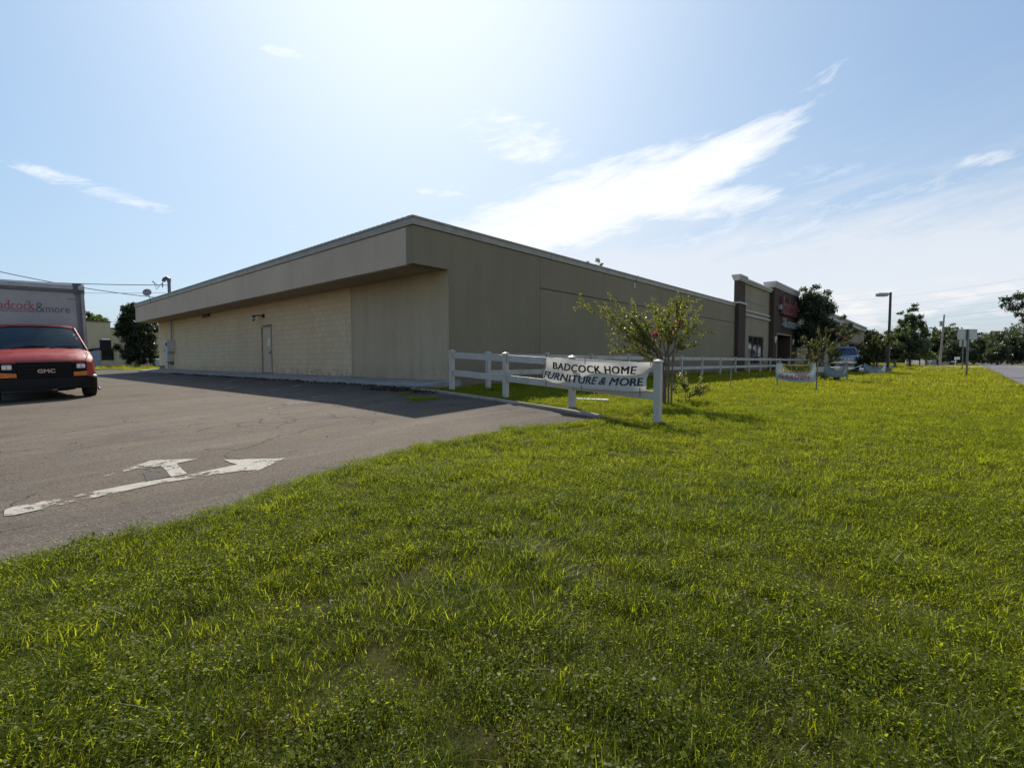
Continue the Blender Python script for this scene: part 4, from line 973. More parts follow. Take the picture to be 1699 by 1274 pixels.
t = thing('lamp_post', 'tall brown lamp post with a flat box head beside the dark bush', 'lamp post', (49.8, 3.5, .1))
MB().tube([(49.8, 3.5, 0), (49.8, 3.5, 6.55)], [.11, .085], 10).build('pole', M['bronze'], t)
MB().tube([(49.8, 3.5, 6.42), (49.8 - RIGHT.x * .3, 3.5 - RIGHT.y * .3, 6.42)], .05, 8).build('arm', M['bronze'], t)
MB().obox(Vector((49.8, 3.5, 6.36)) - RIGHT * .68, RIGHT * .38, FWD * .22, Vector((0, 0, .13))).build('lamp_head', M['metal'], t, bevel=.03)
MB().box(49.55, 50.05, 3.25, 3.75, 0, .5).build('base', M['kerb'], t, bevel=.03)
for (x0, yt, hd, lb) in ((1526, 528, -1, 'thin curved far lamp post with a drooping head beside the tall loose tree'), (1536, 537, -1, 'slightly lower far lamp post with flared head right of the tall loose tree')):
    dp = 88; p = at(x0, 598, dp); top = at(x0, yt, dp).z
    t = thing('street_lamp', lb, 'street lamp', (p.x, p.y, .1), 0, 'far lamps behind the trees')
    MB().tube([(p.x, p.y, 0), (p.x, p.y, top - .5), Vector((p.x, p.y, top - .1)) + RIGHT * hd * .35], [.1, .09, .08], 8).build('pole', M['bronze'], t)
    MB().loft([[tuple(Vector((p.x, p.y, top - .05)) + RIGHT * (hd * d) + RIGHT * (w * math.cos(a)) * .5 + FWD * (w * math.sin(a)) + Vector((0, 0, z))) for a in np.linspace(0, 6.283, 8, endpoint=False)] for d, w, z in ((.3, .12, .1), (.6, .26, .05), (1.15, .34, -.22), (1.2, .2, -.3))]).build('lamp_head', M['dkgrey'], t)

def upole(label, px, dp, ztop, group='utility poles along the road', lean=0.0, foot=None):
    p = foot or at(px, 598, dp); z = gz(p.x, p.y)
    t = thing('utility_pole', label, 'utility pole', (p.x, p.y, z), 0, group)
    MB().tube([(p.x, p.y, z - .3), (p.x + RIGHT.x * lean, p.y + RIGHT.y * lean, ztop)], [.19, .12], 10).build('pole', M['polewood'], t)
    return t, Vector((p.x + RIGHT.x * lean, p.y + RIGHT.y * lean, ztop))
UP, utop = upole('grey wooden utility pole with a transformer standing before the dark trees', 1559.5, 90, 9.45, lean=.45)
MB().tube([utop + Vector((0, 0, -2.1)) - RIGHT * .45, utop + Vector((0, 0, -1.2)) - RIGHT * .45], .28, 12).build('transformer', M['metal'], UP)
MB().tube([utop + Vector((0, 0, -1.4)), utop + Vector((0, 0, -1.4)) - RIGHT * .9], .05, 6).build('arm', M['polewood'], UP)
wires = [((1563, 525, 90), (1900, 452, 42)), ((1563, 531, 90), (1900, 485, 42)), ((1563, 537, 90), (1900, 508, 42)), ((1380, 500, 130), (1900, 428, 42)), ((1380, 512, 130), (1900, 448, 42)), ((1380, 524, 130), (1900, 466, 42)), ((1380, 536, 130), (1900, 484, 42))]
for i, (a, b) in enumerate(wires):
    A = at(*a); Bp = at(*b); n = 16
    pts = [A.lerp(Bp, k / n) - Vector((0, 0, 4 * k / n * (1 - k / n) * .8)) for k in range(n + 1)]
    o = MB().tube(pts, .009 if i < 3 else .013, 5, caps=False).build('power_line', M['wire_thin'])
    tag(o, 'thin power line strung from the utility pole up to the right edge' if i < 3 else 'thin high power line crossing the pale sky above the utility pole', 'power line', 'power lines by the road')
# service wires on the left
for (a, b, r_, m_, lb, sag) in ((Vector((8.72, 37.22, 5.85)), at(-260, 440, 30), .022, M['wire'], 'black service cable from the roof mast to behind the box truck', .3),
                      (Vector((8.9, 37.3, 5.4)), at(-260, 455, 40), .012, M['wire_thin'], 'thin grey cable below the service cable left of the mast', .5),
                      (at(-110, 425, 27), at(300, 497, 36), .022, M['wire'], 'dark cable slanting down behind the box truck roof', .35),
                      (at(-100, 500, 70), at(330, 545, 66), .014, M['wire_thin'], 'thin low cable above the pale building by the dark tree', .4)):
    n = 20; pts = [a.lerp(b, k / n) - Vector((0, 0, 4 * k / n * (1 - k / n) * sag)) for k in range(n + 1)]
    tag(MB().tube(pts, r_, 5, caps=False).build('power_line', m_), lb, 'power line', 'service cables on the left')

# ------------------------------------------------------------------ trees and shrubs
def leaf_quads(P, D, L, W, rng):
    """diamond leaves: base P, direction D, length L, width W"""
    n = len(P)
    r = rng.normal(size=(n, 3)); S_ = np.cross(D, r); S_ /= np.linalg.norm(S_, axis=1, keepdims=True) + 1e-9
    N_ = np.cross(S_, D)
    tip = P + D * L[:, None]; midp = P + D * (L * .45)[:, None] - N_ * (L * .08)[:, None]
    V = np.stack([P, midp + S_ * W[:, None], tip, midp - S_ * W[:, None]], 1).reshape(-1, 3)
    return V, np.arange(4 * n).reshape(-1, 4)
def unit(a): return a / (np.linalg.norm(a, axis=1, keepdims=True) + 1e-9)

def crown_mesh(name, clumps, nleaf, leaf, mat, seed=0, hollow=.35, droop=.2):
    g_ = np.random.default_rng(seed)
    w = np.array([c[3] ** 2.2 for c in clumps]); w /= w.sum()
    idx = g_.choice(len(clumps), nleaf, p=w); cl = np.array(clumps)
    # each clump breaks into twigs so the outline is ragged
    tw = 44; dirs = unit(g_.normal(size=(len(clumps), tw, 3))); rad = g_.uniform(hollow, 1.12, size=(len(clumps), tw)) ** .8
    k = g_.integers(0, tw, nleaf)
    c = cl[idx, :3] + dirs[idx, k] * (rad[idx, k] * cl[idx, 3])[:, None]
    P = c + g_.normal(size=(nleaf, 3)) * (cl[idx, 3] * .2)[:, None]
    D = unit(g_.normal(size=(nleaf, 3)) + dirs[idx, k] * .6 + np.array([0, 0, -droop]))
    L = leaf * g_.uniform(.6, 1.3, nleaf); W = L * g_.uniform(.22, .36, nleaf)
    V, Q = leaf_quads(P, D, L, W, g_)
    tone = np.clip(g_.uniform(.0, .6, (len(clumps), tw))[idx, k] + g_.uniform(0, .4, nleaf), 0, 1)
    return np_mesh(name, V, Q, mat, tone)

def tree(name, label, cat, base, clumps, nleaf, leaf, lmat, tr=.2, bark=None, group=None, seed=0, depth=None, limbs=6, hollow=.35, fork=.45):
    """clumps in metres around the base: (side, away, up, radius)"""
    t = thing(name, label, cat, base, 0, group)
    cw = [tuple(RIGHT * s + FWD * a + Vector((0, 0, u))) + (r,) for s, a, u, r in clumps]
    me = crown_mesh('crown', cw, nleaf, leaf, lmat, seed, hollow); np_obj('crown', me, t)
    rs = random.Random(seed); mb = MB()
    cen = sum((Vector(c[:3]) * c[3] for c in cw), Vector()) / sum(c[3] for c in cw)
    fk = Vector((cen.x * .35, cen.y * .35, cen.z * fork))
    mb.tube([(0, 0, -.2), (0, 0, .12), fk * .5 + Vector((rs.uniform(-1, 1), rs.uniform(-1, 1), 0)) * tr * .4, fk], [tr * 1.45, tr * 1.1, tr * .95, tr * .85], 10)
    big = sorted(cw, key=lambda c: -c[3])[:limbs]
    for c in big:
        e = Vector(c[:3]); m_ = fk.lerp(e, .5) + Vector((rs.uniform(-1, 1), rs.uniform(-1, 1), rs.uniform(-.2, .6))) * c[3] * .25
        mb.tube([fk, m_, e], [tr * .6, tr * .38, tr * .12], 7)
        for _ in range(3):
            d = Vector((rs.gauss(0, 1), rs.gauss(0, 1), rs.gauss(.3, .8))).normalized() * c[3] * .9
            mb.tube([m_.lerp(e, .6), e + d * .5, e + d], [tr * .22, tr * .14, tr * .05], 5)
    mb.build('trunk', bark or M['bark'], t, local=True, smooth=True)
    return t
def px_clumps(base_px, depth, lst, spread=.8):
    """crown silhouette: (px, py, radius px, n) -> clumps with real depth, spread front to back"""
    out = []; s = depth / F; rs = random.Random(int(base_px[0]))
    for (x, y, r) in lst:
        b = r * s
        for k in range(3):
            out.append(((x - base_px[0]) * s + rs.uniform(-.3, .3) * b, (k - 1) * spread * b * 1.3 + rs.uniform(-.3, .3) * b, (base_px[1] - y) * s + rs.uniform(-.25, .25) * b, b * (1.0 if k == 1 else .85)))
    return out

def px_tree(name, label, cat, bx, by, depth, lst, nleaf, leaf, lmat, **kw):
    p = at(bx, by, depth); z = gz(p.x, p.y)
    cl = px_clumps((bx, by), depth, lst, kw.pop('spread', .8))
    dz = p.z - z
    cl = [(a, b, c + dz, r) for a, b, c, r in cl]
    return tree(name, label, cat, (p.x, p.y, z), cl, nleaf, leaf, lmat, **kw)

px_tree('oak_tree', 'broad dark oak with a leafy dome growing beside the entrance tower', 'tree', 1340, 600, 43,
        [(1345, 492, 17), (1362, 500, 15), (1332, 497, 13), (1343, 515, 20), (1367, 518, 16), (1325, 527, 12), (1345, 540, 20), (1370, 543, 20), (1392, 545, 14), (1404, 540, 9), (1406, 552, 12), (1355, 562, 14), (1330, 560, 13), (1390, 560, 13), (1325, 572, 9), (1350, 478, 8), (1330, 482, 7), (1370, 487, 8), (1395, 528, 6), (1340, 552, 16), (1378, 555, 17), (1360, 545, 20), (1400, 556, 12), (1345, 505, 24), (1362, 512, 20), (1352, 525, 22), (1385, 552, 18), (1335, 550, 18), (1330, 510, 14), (1345, 570, 14), (1370, 568, 14)], 30000, .16, L_oak, tr=.27, seed=3, limbs=9, fork=.5, hollow=.5)

# crepe myrtles: many slim stems that fan out
def myrtle(label, base, scale, shoots, flowers, nleaf, seed, leaf=.05, rad=.017, group='crepe myrtles on the lawn', knee=1.0, ntw=7, lm=None):
    rs = random.Random(seed); g_ = np.random.default_rng(seed)
    t = thing('crepe_myrtle', label, 'crepe myrtle', base, 0, group)
    mb = MB(); twigs = []; stems = []; shoots = sorted(shoots, key=lambda q: rs.random())
    for (u0, uk, zk, u1, z1) in shoots:
        u0, uk, zk, u1, z1 = [q * scale for q in (u0, uk * knee, zk, u1, z1)]
        a0 = rs.uniform(-.14, .14) * scale; a1 = rs.uniform(-.55, .55) * scale
        p0 = RIGHT * u0 + FWD * a0; ground_stem = len(stems) < 7
        p1 = RIGHT * uk + FWD * (a0 * 1.3) + Vector((0, 0, zk)); p3 = RIGHT * u1 + FWD * a1 + Vector((0, 0, z1))
        p2 = p1.lerp(p3, .5) + Vector((0, 0, .10 * scale)) + FWD * rs.uniform(-.05, .05)
        pts = [p0 - Vector((0, 0, .1)), p0.lerp(p1, .5) + RIGHT * rs.uniform(-.02, .02), p1, p1.lerp(p2, .5) + Vector((0, 0, .02)), p2, p2.lerp(p3, .5), p3]
        r0 = rad * scale
        if ground_stem: stems.append((p0, p1, p2)); r0 *= 1.25
        else:
            q0, q1, q2 = stems[rs.randrange(len(stems))]; r0 *= .8
            st_ = q0.lerp(q1, rs.uniform(.75, 1.0)); pts = [st_, st_.lerp(p2, .2) + Vector((0, 0, .03)), st_.lerp(p2, .5) + Vector((0, 0, .04)), st_.lerp(p2, .75) + Vector((0, 0, .02)), p2, p2.lerp(p3, .5), p3]; p1 = st_
        mb.tube(pts, [r0 * 1.1, r0, r0 * .8, r0 * .6, r0 * .42, r0 * .25, r0 * .1], 6)
        twigs.append((p2.lerp(p1, .5), p2, p3))
        for k in range(ntw):
            f = rs.uniform(0, 1); q = p1.lerp(p2, .4 + f * 1.2) if f < .5 else p2.lerp(p3, (f - .5) * 2)
            d = (p3 - p1).normalized() * .7 + Vector((rs.gauss(0, .5), rs.gauss(0, .5), rs.gauss(.25, .45)))
            e = q + d.normalized() * rs.uniform(.16, .5) * scale
            mb.tube([q, q.lerp(e, .5) + Vector((0, 0, .02)), e], [r0 * .3, r0 * .18, r0 * .07], 4)
            twigs.append((q, q.lerp(e, .5), e))
    mb.build('trunk', M['bark2'], t, local=True, smooth=True)
    A = np.array([[tuple(x) for x in tw] for tw in twigs]); n = nleaf
    ln = np.linalg.norm(A[:, 2] - A[:, 0], axis=1); k = g_.choice(len(A), n, p=ln / ln.sum())
    f = g_.uniform(.05, 1.03, n)[:, None]
    P = np.where(f < .5, A[k, 0] + (A[k, 1] - A[k, 0]) * f * 2, A[k, 1] + (A[k, 2] - A[k, 1]) * (f - .5) * 2)
    ax = unit(A[k, 2] - A[k, 0]); D = unit(ax * .5 + g_.normal(size=(n, 3)) * .7 + np.array([0, 0, .15]))
    P = P + g_.normal(size=(n, 3)) * .012 * scale
    L = leaf * g_.uniform(.6, 1.25, n); V, Q = leaf_quads(P, D, L, L * g_.uniform(.25, .4, n), g_)
    np_obj('crown', np_mesh('crown', V, Q, lm or L_myr, np.clip(g_.uniform(0, .5, len(A))[k] + g_.uniform(0, .5, n), 0, 1)), t)
    for (u, z, r) in flowers:
        c = np.array(tuple(RIGHT * (u * scale) + FWD * rs.uniform(-.2, .0) + Vector((0, 0, z * scale))))
        m_ = 90; P = c + g_.normal(size=(m_, 3)) * np.array([r * .45, r * .45, r * .6]) * scale; D = unit(g_.normal(size=(m_, 3))); L = .035 * scale * g_.uniform(.7, 1.4, m_) * max(1, leaf / .05)
        V, Q = leaf_quads(P, D, L, L * .45, g_)
        np_obj('blossom', np_mesh('blossom', V, Q, FLOWER, g_.uniform(0, 1, m_)), t)
    return t
sh1 = [(-.14, -.36, .95, -1.82, 2.16), (-.13, -.40, 1.0, -1.35, 2.10), (-.12, -.3, 1.05, -.98, 2.12), (-.06, -.25, 1.1, -.6, 2.05), (-.10, -.3, .9, -1.0, 1.62),
       (-.08, -.4, .85, -1.02, 1.45), (-.12, -.36, .9, -1.05, 1.12), (-.02, -.05, 1.1, -.15, 2.1), (.02, .05, 1.15, .12, 2.2), (.06, .15, 1.15, .40, 2.17),
       (.10, .2, 1.1, .66, 1.76), (.08, .18, 1.0, .28, 1.95), (.0, -.1, 1.05, -.35, 1.8), (.04, .02, 1.1, -.05, 1.9), (-.05, -.2, 1.0, -.75, 1.75), (.09, .18, .95, .45, 1.7), (-.03, -.12, 1.0, -.5, 1.5), (.05, .1, 1.05, .1, 1.75), (-.1, -.25, .95, -.8, 1.95)]
pm = Vector((9.94, 4.40, gz(9.94, 4.4)))
myrtle('multi stemmed crepe myrtle with two pink blossoms right behind the end fence post', pm, 1.0, sh1, [(-.30, 1.49, .075), (.18, 1.72, .075)], 9500, 5, .048, knee=.55, ntw=10)
# low suckers and weeds at its foot
pb = at(1140, 655, 10.9); pb.z = gz(pb.x, pb.y)
sh_low = [(0, .05, .2, .42, .36), (-.1, -.1, .3, -.3, .5), (.05, .1, .15, .35, .25), (-.05, -.05, .25, .05, .48), (.0, .1, .2, .65, .30), (-.2, -.2, .2, -.35, .36), (-.1, -.1, .2, -.15, .55), (.1, .1, .15, .2, .35)]
o = myrtle('low leafy shrub sprouting right of the near crepe myrtle', pb, .72, sh_low, [], 2600, 9, .045, .008, None, 1.0, 9); o.name = 'low_shrub'; o['category'] = 'shrub'
p2 = at(1368, 632, 24.3); p2.z = gz(p2.x, p2.y)
sh2 = [(-.1, -.2, .7, -1.15, 1.9), (-.08, -.3, .6, -1.1, 1.35), (0, -.1, .8, -.5, 2.2), (.02, 0, .8, .1, 2.45), (.05, .15, .8, .5, 2.25), (.1, .2, .9, .8, 2.0), (-.05, -.2, .6, -.8, 1.0), (.06, .1, .5, .3, 1.1), (0, 0, .7, 0, 1.7), (-.03, -.1, .7, -.4, 1.6), (.05, .1, .6, .35, 1.5), (-.08, -.25, .5, -.9, .75), (-.08, -.1, .5, -.6, .6), (.0, .1, .6, .2, 1.2), (-.1, -.2, .6, -.7, 1.7)]
myrtle('full crepe myrtle with pink blossom cluster at its right, behind the dull grey banner', p2, 1.05, sh2, [(.22, 2.3, .035), (.42, 2.12, .04), (.6, 2.0, .038), (.82, 1.95, .03)], 10000, 6, .06, .018, ntw=9, lm=L_myr2)
p3 = at(1452, 618, 37.5); p3.z = gz(p3.x, p3.y)
myrtle('dense dark crepe myrtle with reddish leaf tips beside the brown lamp post', p3, 1.15, sh2, [(-.75, .95, .08), (-.62, 1.15, .06)], 22000, 8, .09, .02, ntw=12, lm=L_myr2)

px_tree('slender_tree', 'tall loose green tree tapering to a thin top, standing before the far lamps', 'tree', 1510, 598, 76,
        [(1512, 515, 6), (1506, 525, 8), (1516, 528, 9), (1497, 532, 8), (1510, 540, 14), (1526, 545, 9), (1500, 550, 14), (1518, 558, 16), (1490, 556, 9), (1508, 572, 20), (1530, 570, 12), (1492, 575, 13), (1522, 584, 13), (1514, 507, 4), (1492, 520, 4), (1505, 590, 12), (1520, 575, 13), (1500, 563, 12), (1486, 588, 8), (1535, 588, 8)], 26000, .24, L_mid, tr=.18, seed=12, fork=.35)
px_tree('round_tree', 'dark rounded tree left of the lamp post beyond the blue pickup', 'tree', 1443, 598, 105,
        [(1443, 553, 11), (1434, 560, 8), (1452, 558, 9), (1443, 566, 11), (1430, 574, 7), (1450, 575, 9)], 6000, .36, L_dark, tr=.22, seed=13)
px_tree('round_tree', 'small ragged dark tree just right of the lamp post pole', 'tree', 1483, 598, 98,
        [(1478, 553, 9), (1470, 560, 9), (1487, 560, 10), (1463, 568, 7), (1480, 572, 11), (1463, 580, 8), (1493, 575, 9)], 6000, .34, L_mid, tr=.2, seed=14)
px_tree('potted_shrub', 'clipped dark shrub on a short trunk at the lawn edge before the hedge', 'shrub', 1484, 604, 58,
        [(1482, 580, 7), (1489, 584, 6), (1478, 588, 5), (1486, 574, 5), (1484, 592, 6)], 1500, .25, L_dark, tr=.14, seed=15, fork=.4)
px_tree('hedge', 'rounded clipped hedge with a sunlit yellow green top beside the slender tree', 'hedge', 1538, 597, 84,
        [(1530, 588, 6), (1537, 586, 6), (1543, 588, 6), (1548, 592, 4), (1534, 592, 6), (1542, 593, 5)], 2200, .28, L_hedge, tr=.08, seed=16, hollow=.7)
px_tree('hedge', 'low dark hedge under the slender tree', 'hedge', 1505, 598, 80,
        [(1492, 589, 7), (1502, 588, 8), (1512, 590, 8), (1521, 590, 7), (1497, 593, 5), (1516, 594, 5)], 2200, .3, L_dark, tr=.08, seed=17, hollow=.7)
# far line of trees
far_trees = [(1548, 556, 13, 130), (1568, 552, 15, 118), (1586, 558, 15, 122), (1556, 568, 12, 110), (1602, 573, 12, 128), (1615, 567, 13, 140), (1630, 563, 14, 150), (1645, 560, 14, 138), (1660, 562, 14, 130), (1672, 556, 16, 146), (1688, 553, 17, 138), (1705, 556, 18, 128), (1680, 570, 14, 112), (1720, 565, 18, 118), (1655, 578, 10, 108), (1470, 575, 10, 140), (1420, 580, 9, 150), (1578, 575, 13, 106), (1740, 555, 20, 120)]
kinds = ['dark far tree, ', 'mid green far tree, ', 'rounded far tree, ']
where = {1548: 'left of the utility pole top', 1568: 'directly behind the utility pole', 1586: 'behind the left half of the large road sign', 1556: 'just left of the utility pole foot', 1602: 'below the large road sign', 1615: 'right of the large road sign', 1630: 'above the start of the road', 1645: 'above the road, second from its start', 1660: 'above the middle of the road', 1672: 'with the pale domed top near the right edge', 1688: 'tallest at the right edge', 1705: 'cut by the right edge', 1680: 'bright green in front at the right edge', 1720: 'mostly outside the right edge', 1655: 'low in front of the road end', 1470: 'behind the lamp post', 1420: 'behind the blue pickup', 1578: 'between the utility pole and the large road sign', 1740: 'beyond the right edge'}
for i, (x, y, r, d) in enumerate(far_trees):
    fr_ = random.Random(900 + i); extra = [(x + fr_.uniform(-1.5, 1.5) * r, fr_.uniform(y + r * .2, 592), r * fr_.uniform(.3, .6)) for _ in range(9)] + [(x + fr_.uniform(-.9, .9) * r, y + fr_.uniform(-.9, .1) * r, r * fr_.uniform(.16, .3)) for _ in range(5)]
    lst = extra + [(x, y, r * .75), (x - r * .7, y + r * .6, r * .65), (x + r * .7, y + r * .5, r * .65), (x, y + r, r * .9), (x - r * .5, y + r * 1.7, r * .6), (x + r * .6, y + r * 1.7, r * .6), (x + r * .2, y - r * .5, r * .4), (x, 588, r * .6), (x - r * .8, 589, r * .5), (x + r * .8, 589, r * .5), (x - r * .4, 580, r * .6), (x + r * .5, 579, r * .6)] + [(x + (k_ - 2) * r * .6, 592 + fr_.uniform(-2, 2), r * fr_.uniform(.4, .6)) for k_ in range(5)]
    k = i % 3
    px_tree('far_tree', kinds[k] + where[x], 'tree', x, 597.5, d, lst, 9000, .38, [L_dark, L_mid, L_oak][k], tr=.25, seed=40 + i, group='trees beyond the lawn', limbs=4)
g_ = random.Random(5); cl_ = []
for k in range(70):
    q = at(1395 + k * 5.4, 598, 168 + g_.uniform(-6, 10)); hh = 3.2 + 1.8 * mnoise.noise(Vector((k * .25, 0, 0)))
    for j in range(3): cl_.append((q.x + g_.uniform(-1, 1), q.y + g_.uniform(-1, 1), max(.8, hh * (.25 + .38 * j)), 1.5 - .18 * j))
o = np_obj('treeline', crown_mesh('treeline', cl_, 26000, .5, L_dark, 77, .5)); tag(o, 'low dark wood closing the view behind the far trees', 'wood', None, 'stuff')
# overhanging tree across the road, trunk outside the frame
px_tree('roadside_tree', 'large dark tree across the road reaching its leafy limb in from the right edge', 'tree', 1800, 600, 46,
        [(1672, 497, 11), (1686, 494, 10), (1664, 506, 8), (1690, 508, 14), (1678, 514, 8), (1700, 520, 12), (1688, 524, 7), (1720, 505, 20), (1720, 530, 16), (1745, 490, 28), (1780, 480, 40), (1830, 490, 45), (1760, 530, 26), (1800, 520, 40), (1693, 490, 8)], 32000, .17, L_dark, tr=.4, seed=21, limbs=10, fork=.5)
# behind the store roof
px_tree('pine_tree', 'distant tree whose top shows above the store roof edge', 'tree', 985, 598, 68,
        [(974, 437, 5), (991, 434, 6), (996, 441, 5), (985, 446, 8), (972, 450, 8), (998, 455, 9), (985, 465, 14), (985, 490, 22), (985, 520, 26)], 5000, .22, L_mid, tr=.3, seed=22)
px_tree('pine_tree', 'distant tree barely showing above the roof edge nearer the tower', 'tree', 1058, 598, 68,
        [(1055, 463, 4), (1065, 466, 4), (1060, 474, 8), (1060, 500, 20)], 2600, .22, L_mid, tr=.3, seed=23)
# left side
px_tree('oak_tree', 'dense dark tree between the pale building and the far end of the store', 'tree', 228, 607, 54,
        [(222, 512, 11), (238, 512, 9), (212, 524, 11), (232, 528, 15), (246, 520, 10), (206, 540, 10), (222, 545, 16), (244, 545, 15), (205, 556, 11), (225, 565, 19), (248, 562, 14), (210, 575, 12), (232, 585, 17), (251, 578, 10), (222, 598, 10), (240, 600, 9), (254, 548, 10), (256, 592, 6), (216, 555, 14), (238, 555, 15), (215, 590, 12), (228, 575, 15), (242, 575, 14), (246, 590, 11), (228, 540, 13), (208, 585, 8), (228, 518, 13), (215, 518, 10), (240, 516, 10), (212, 532, 12), (246, 532, 12), (226, 506, 6), (210, 510, 5)], 46000, .17, L_dark, tr=.28, bark=M['yellowtrunk'], seed=24, limbs=9)
px_tree('round_tree', 'pale green tree rising behind the roof of the pale building', 'tree', 165, 607, 92,
        [(158, 524, 8), (166, 528, 9), (172, 534, 9), (160, 538, 10), (150, 530, 9), (140, 540, 12), (165, 555, 14)], 7000, .32, L_hedge, tr=.3, seed=25)

# ------------------------------------------------------------------ other buildings and small far things
t = thing('pale_building', 'pale yellow flat roofed building with a dark window behind the box truck', 'building', (12, 77, .4))
mb = MB(); mb.box(-16, 12.43, 76, 92, .2, 5.7); mb.box(12.43, 34, 76.1, 92, .2, 4.95); mb.build('wall', M['house'], t)
mb = MB(); mb.box(-16.1, 12.5, 75.9, 92, 5.7, 5.82); mb.box(12.5, 34.1, 76.0, 92, 4.95, 5.08); mb.build('roof_edge', M['bronze'], t)
w_ = MB(); w_.box(11.45, 12.65, 75.93, 76.12, 1.12, 2.6); w_ = w_.build('window', M['bronze'], t)
MB().box(11.53, 12.57, 75.9, 75.94, 1.2, 2.52).build('pane', M['winglass'], w_)
MB().box(10.6, 11.35, 75.92, 76.02, .42, 2.66).build('door', paint('blue_grey_door', (.26, .32, .40), .5), t)
for xx in (19.0, 21.4):
    w_ = MB().box(xx, xx + 1.2, 76.0, 76.12, 1.6, 2.7).build('window', M['bronze'], t); MB().box(xx + .1, xx + 1.1, 75.97, 76.01, 1.7, 2.6).build('pane', M['winglass'], w_)
p = at(260, 607, 57); z = gz(p.x, p.y)
t = thing('rubbish_bin', 'dark blue bin covered by a white sheet beyond the far corner of the store', 'bin', (p.x, p.y, z))
MB().loft([[(p.x + s * a, p.y + q * b, z + h) for s, q in ((-1, -1), (1, -1), (1, 1), (-1, 1))] for a, b, h in ((.32, .3, 0), (.42, .4, .85), (.44, .42, .9))]).build('body', M['binblue'], t, bevel=.02)
MB().loft([[(p.x + .12 + s * a, p.y - .06 + q * b, z + h) for s, q in ((-1, -1), (1, -1), (1, 1), (-1, 1))] for a, b, h in ((.36, .42, .12), (.42, .46, .92), (.3, .3, .95))]).build('sheet', M['sheet'], t, bevel=.03)

t = thing('brick_building', 'red brown brick shop row with a pale cornice beyond the oak', 'building', (72, 12, .3))
mb = MB(); mb.box(62.2, 101, 10.4, 30, .15, 3.3); mb.build('brick_wall', M['brick'], t)
mb = MB(); mb.box(62.2, 101, 10.45, 30, 3.3, 5.9); mb.build('upper_wall', M['tan'], t)
mb = MB(); mb.box(62.1, 101.2, 10.2, 30.1, 5.9, 6.35); mb.box(62.0, 101.35, 10.05, 30.2, 6.35, 6.6); mb.build('cornice', M['capst'], t)
mb = MB(); mb.box(62.2, 100, 9.6, 10.4, 3.25, 3.55); mb.build('canopy', M['brown'], t)
for k in range(5):
    xx = 64 + k * 7.4
    w_ = MB().box(xx, xx + 3.0, 10.35, 10.43, .95, 2.75).build('window', M['white_trim'], t); MB().box(xx + .12, xx + 2.88, 10.32, 10.36, 1.05, 2.65).build('pane', M['winglass'], w_)
    MB().box(xx - 1.0, xx - .7, 9.7, 10.0, .2, 3.25).build('column', M['capst'], t)
# far house behind the trees
p = at(1541, 590, 118)
t = thing('far_house', 'low white house with a pale roof among the far trees', 'house', (p.x, p.y, .1))
MB().obox((p.x, p.y, 1.5), RIGHT * 3.2, FWD * 3, Vector((0, 0, 1.5))).build('wall', M['housewhite'], t)
q = Vector((p.x, p.y, 3.0)); mb = MB(); mb.add([q - RIGHT * 3.6 - FWD * 3.4, q + RIGHT * 3.6 - FWD * 3.4, q + RIGHT * 3.6 + FWD * 3.4, q - RIGHT * 3.6 + FWD * 3.4, q - RIGHT * 3.6 + Vector((0, 0, 1.3)), q + RIGHT * 3.6 + Vector((0, 0, 1.3))], [(0, 1, 5, 4), (3, 4, 5, 2), (0, 4, 3), (1, 2, 5), (0, 3, 2, 1)]); mb.build('roof', M['rooftile'], t)
p = at(1543, 597, 88); t = thing('mailbox', 'tiny pale mailbox on a post below the sunlit hedge', 'mailbox', (p.x, p.y, .1))
MB().box(p.x - .05, p.x + .05, p.y - .05, p.y + .05, .1, .9).build('post', M['white'], t); MB().box(p.x - .2, p.x + .2, p.y - .25, p.y + .25, .9, 1.3).build('box', M['white'], t, bevel=.05)
p = at(1588, 597, 100); t = thing('yard_sign', 'tiny white sign boards on a stand before the far trees', 'sign', (p.x, p.y, .1))
MB().obox((p.x, p.y, 1.55), RIGHT * .55, FWD * .03, Vector((0, 0, .28))).build('sign_board', M['white'], t)
MB().obox(Vector((p.x, p.y, .85)) - RIGHT * .6, RIGHT * .55, FWD * .03, Vector((0, 0, .10))).build('sign_board', M['white'], t)
MB().tube([Vector((p.x, p.y, 0)) - RIGHT * .3, Vector((p.x, p.y, 1.4)) - RIGHT * .3], .06, 6).build('post', M['white'], t)

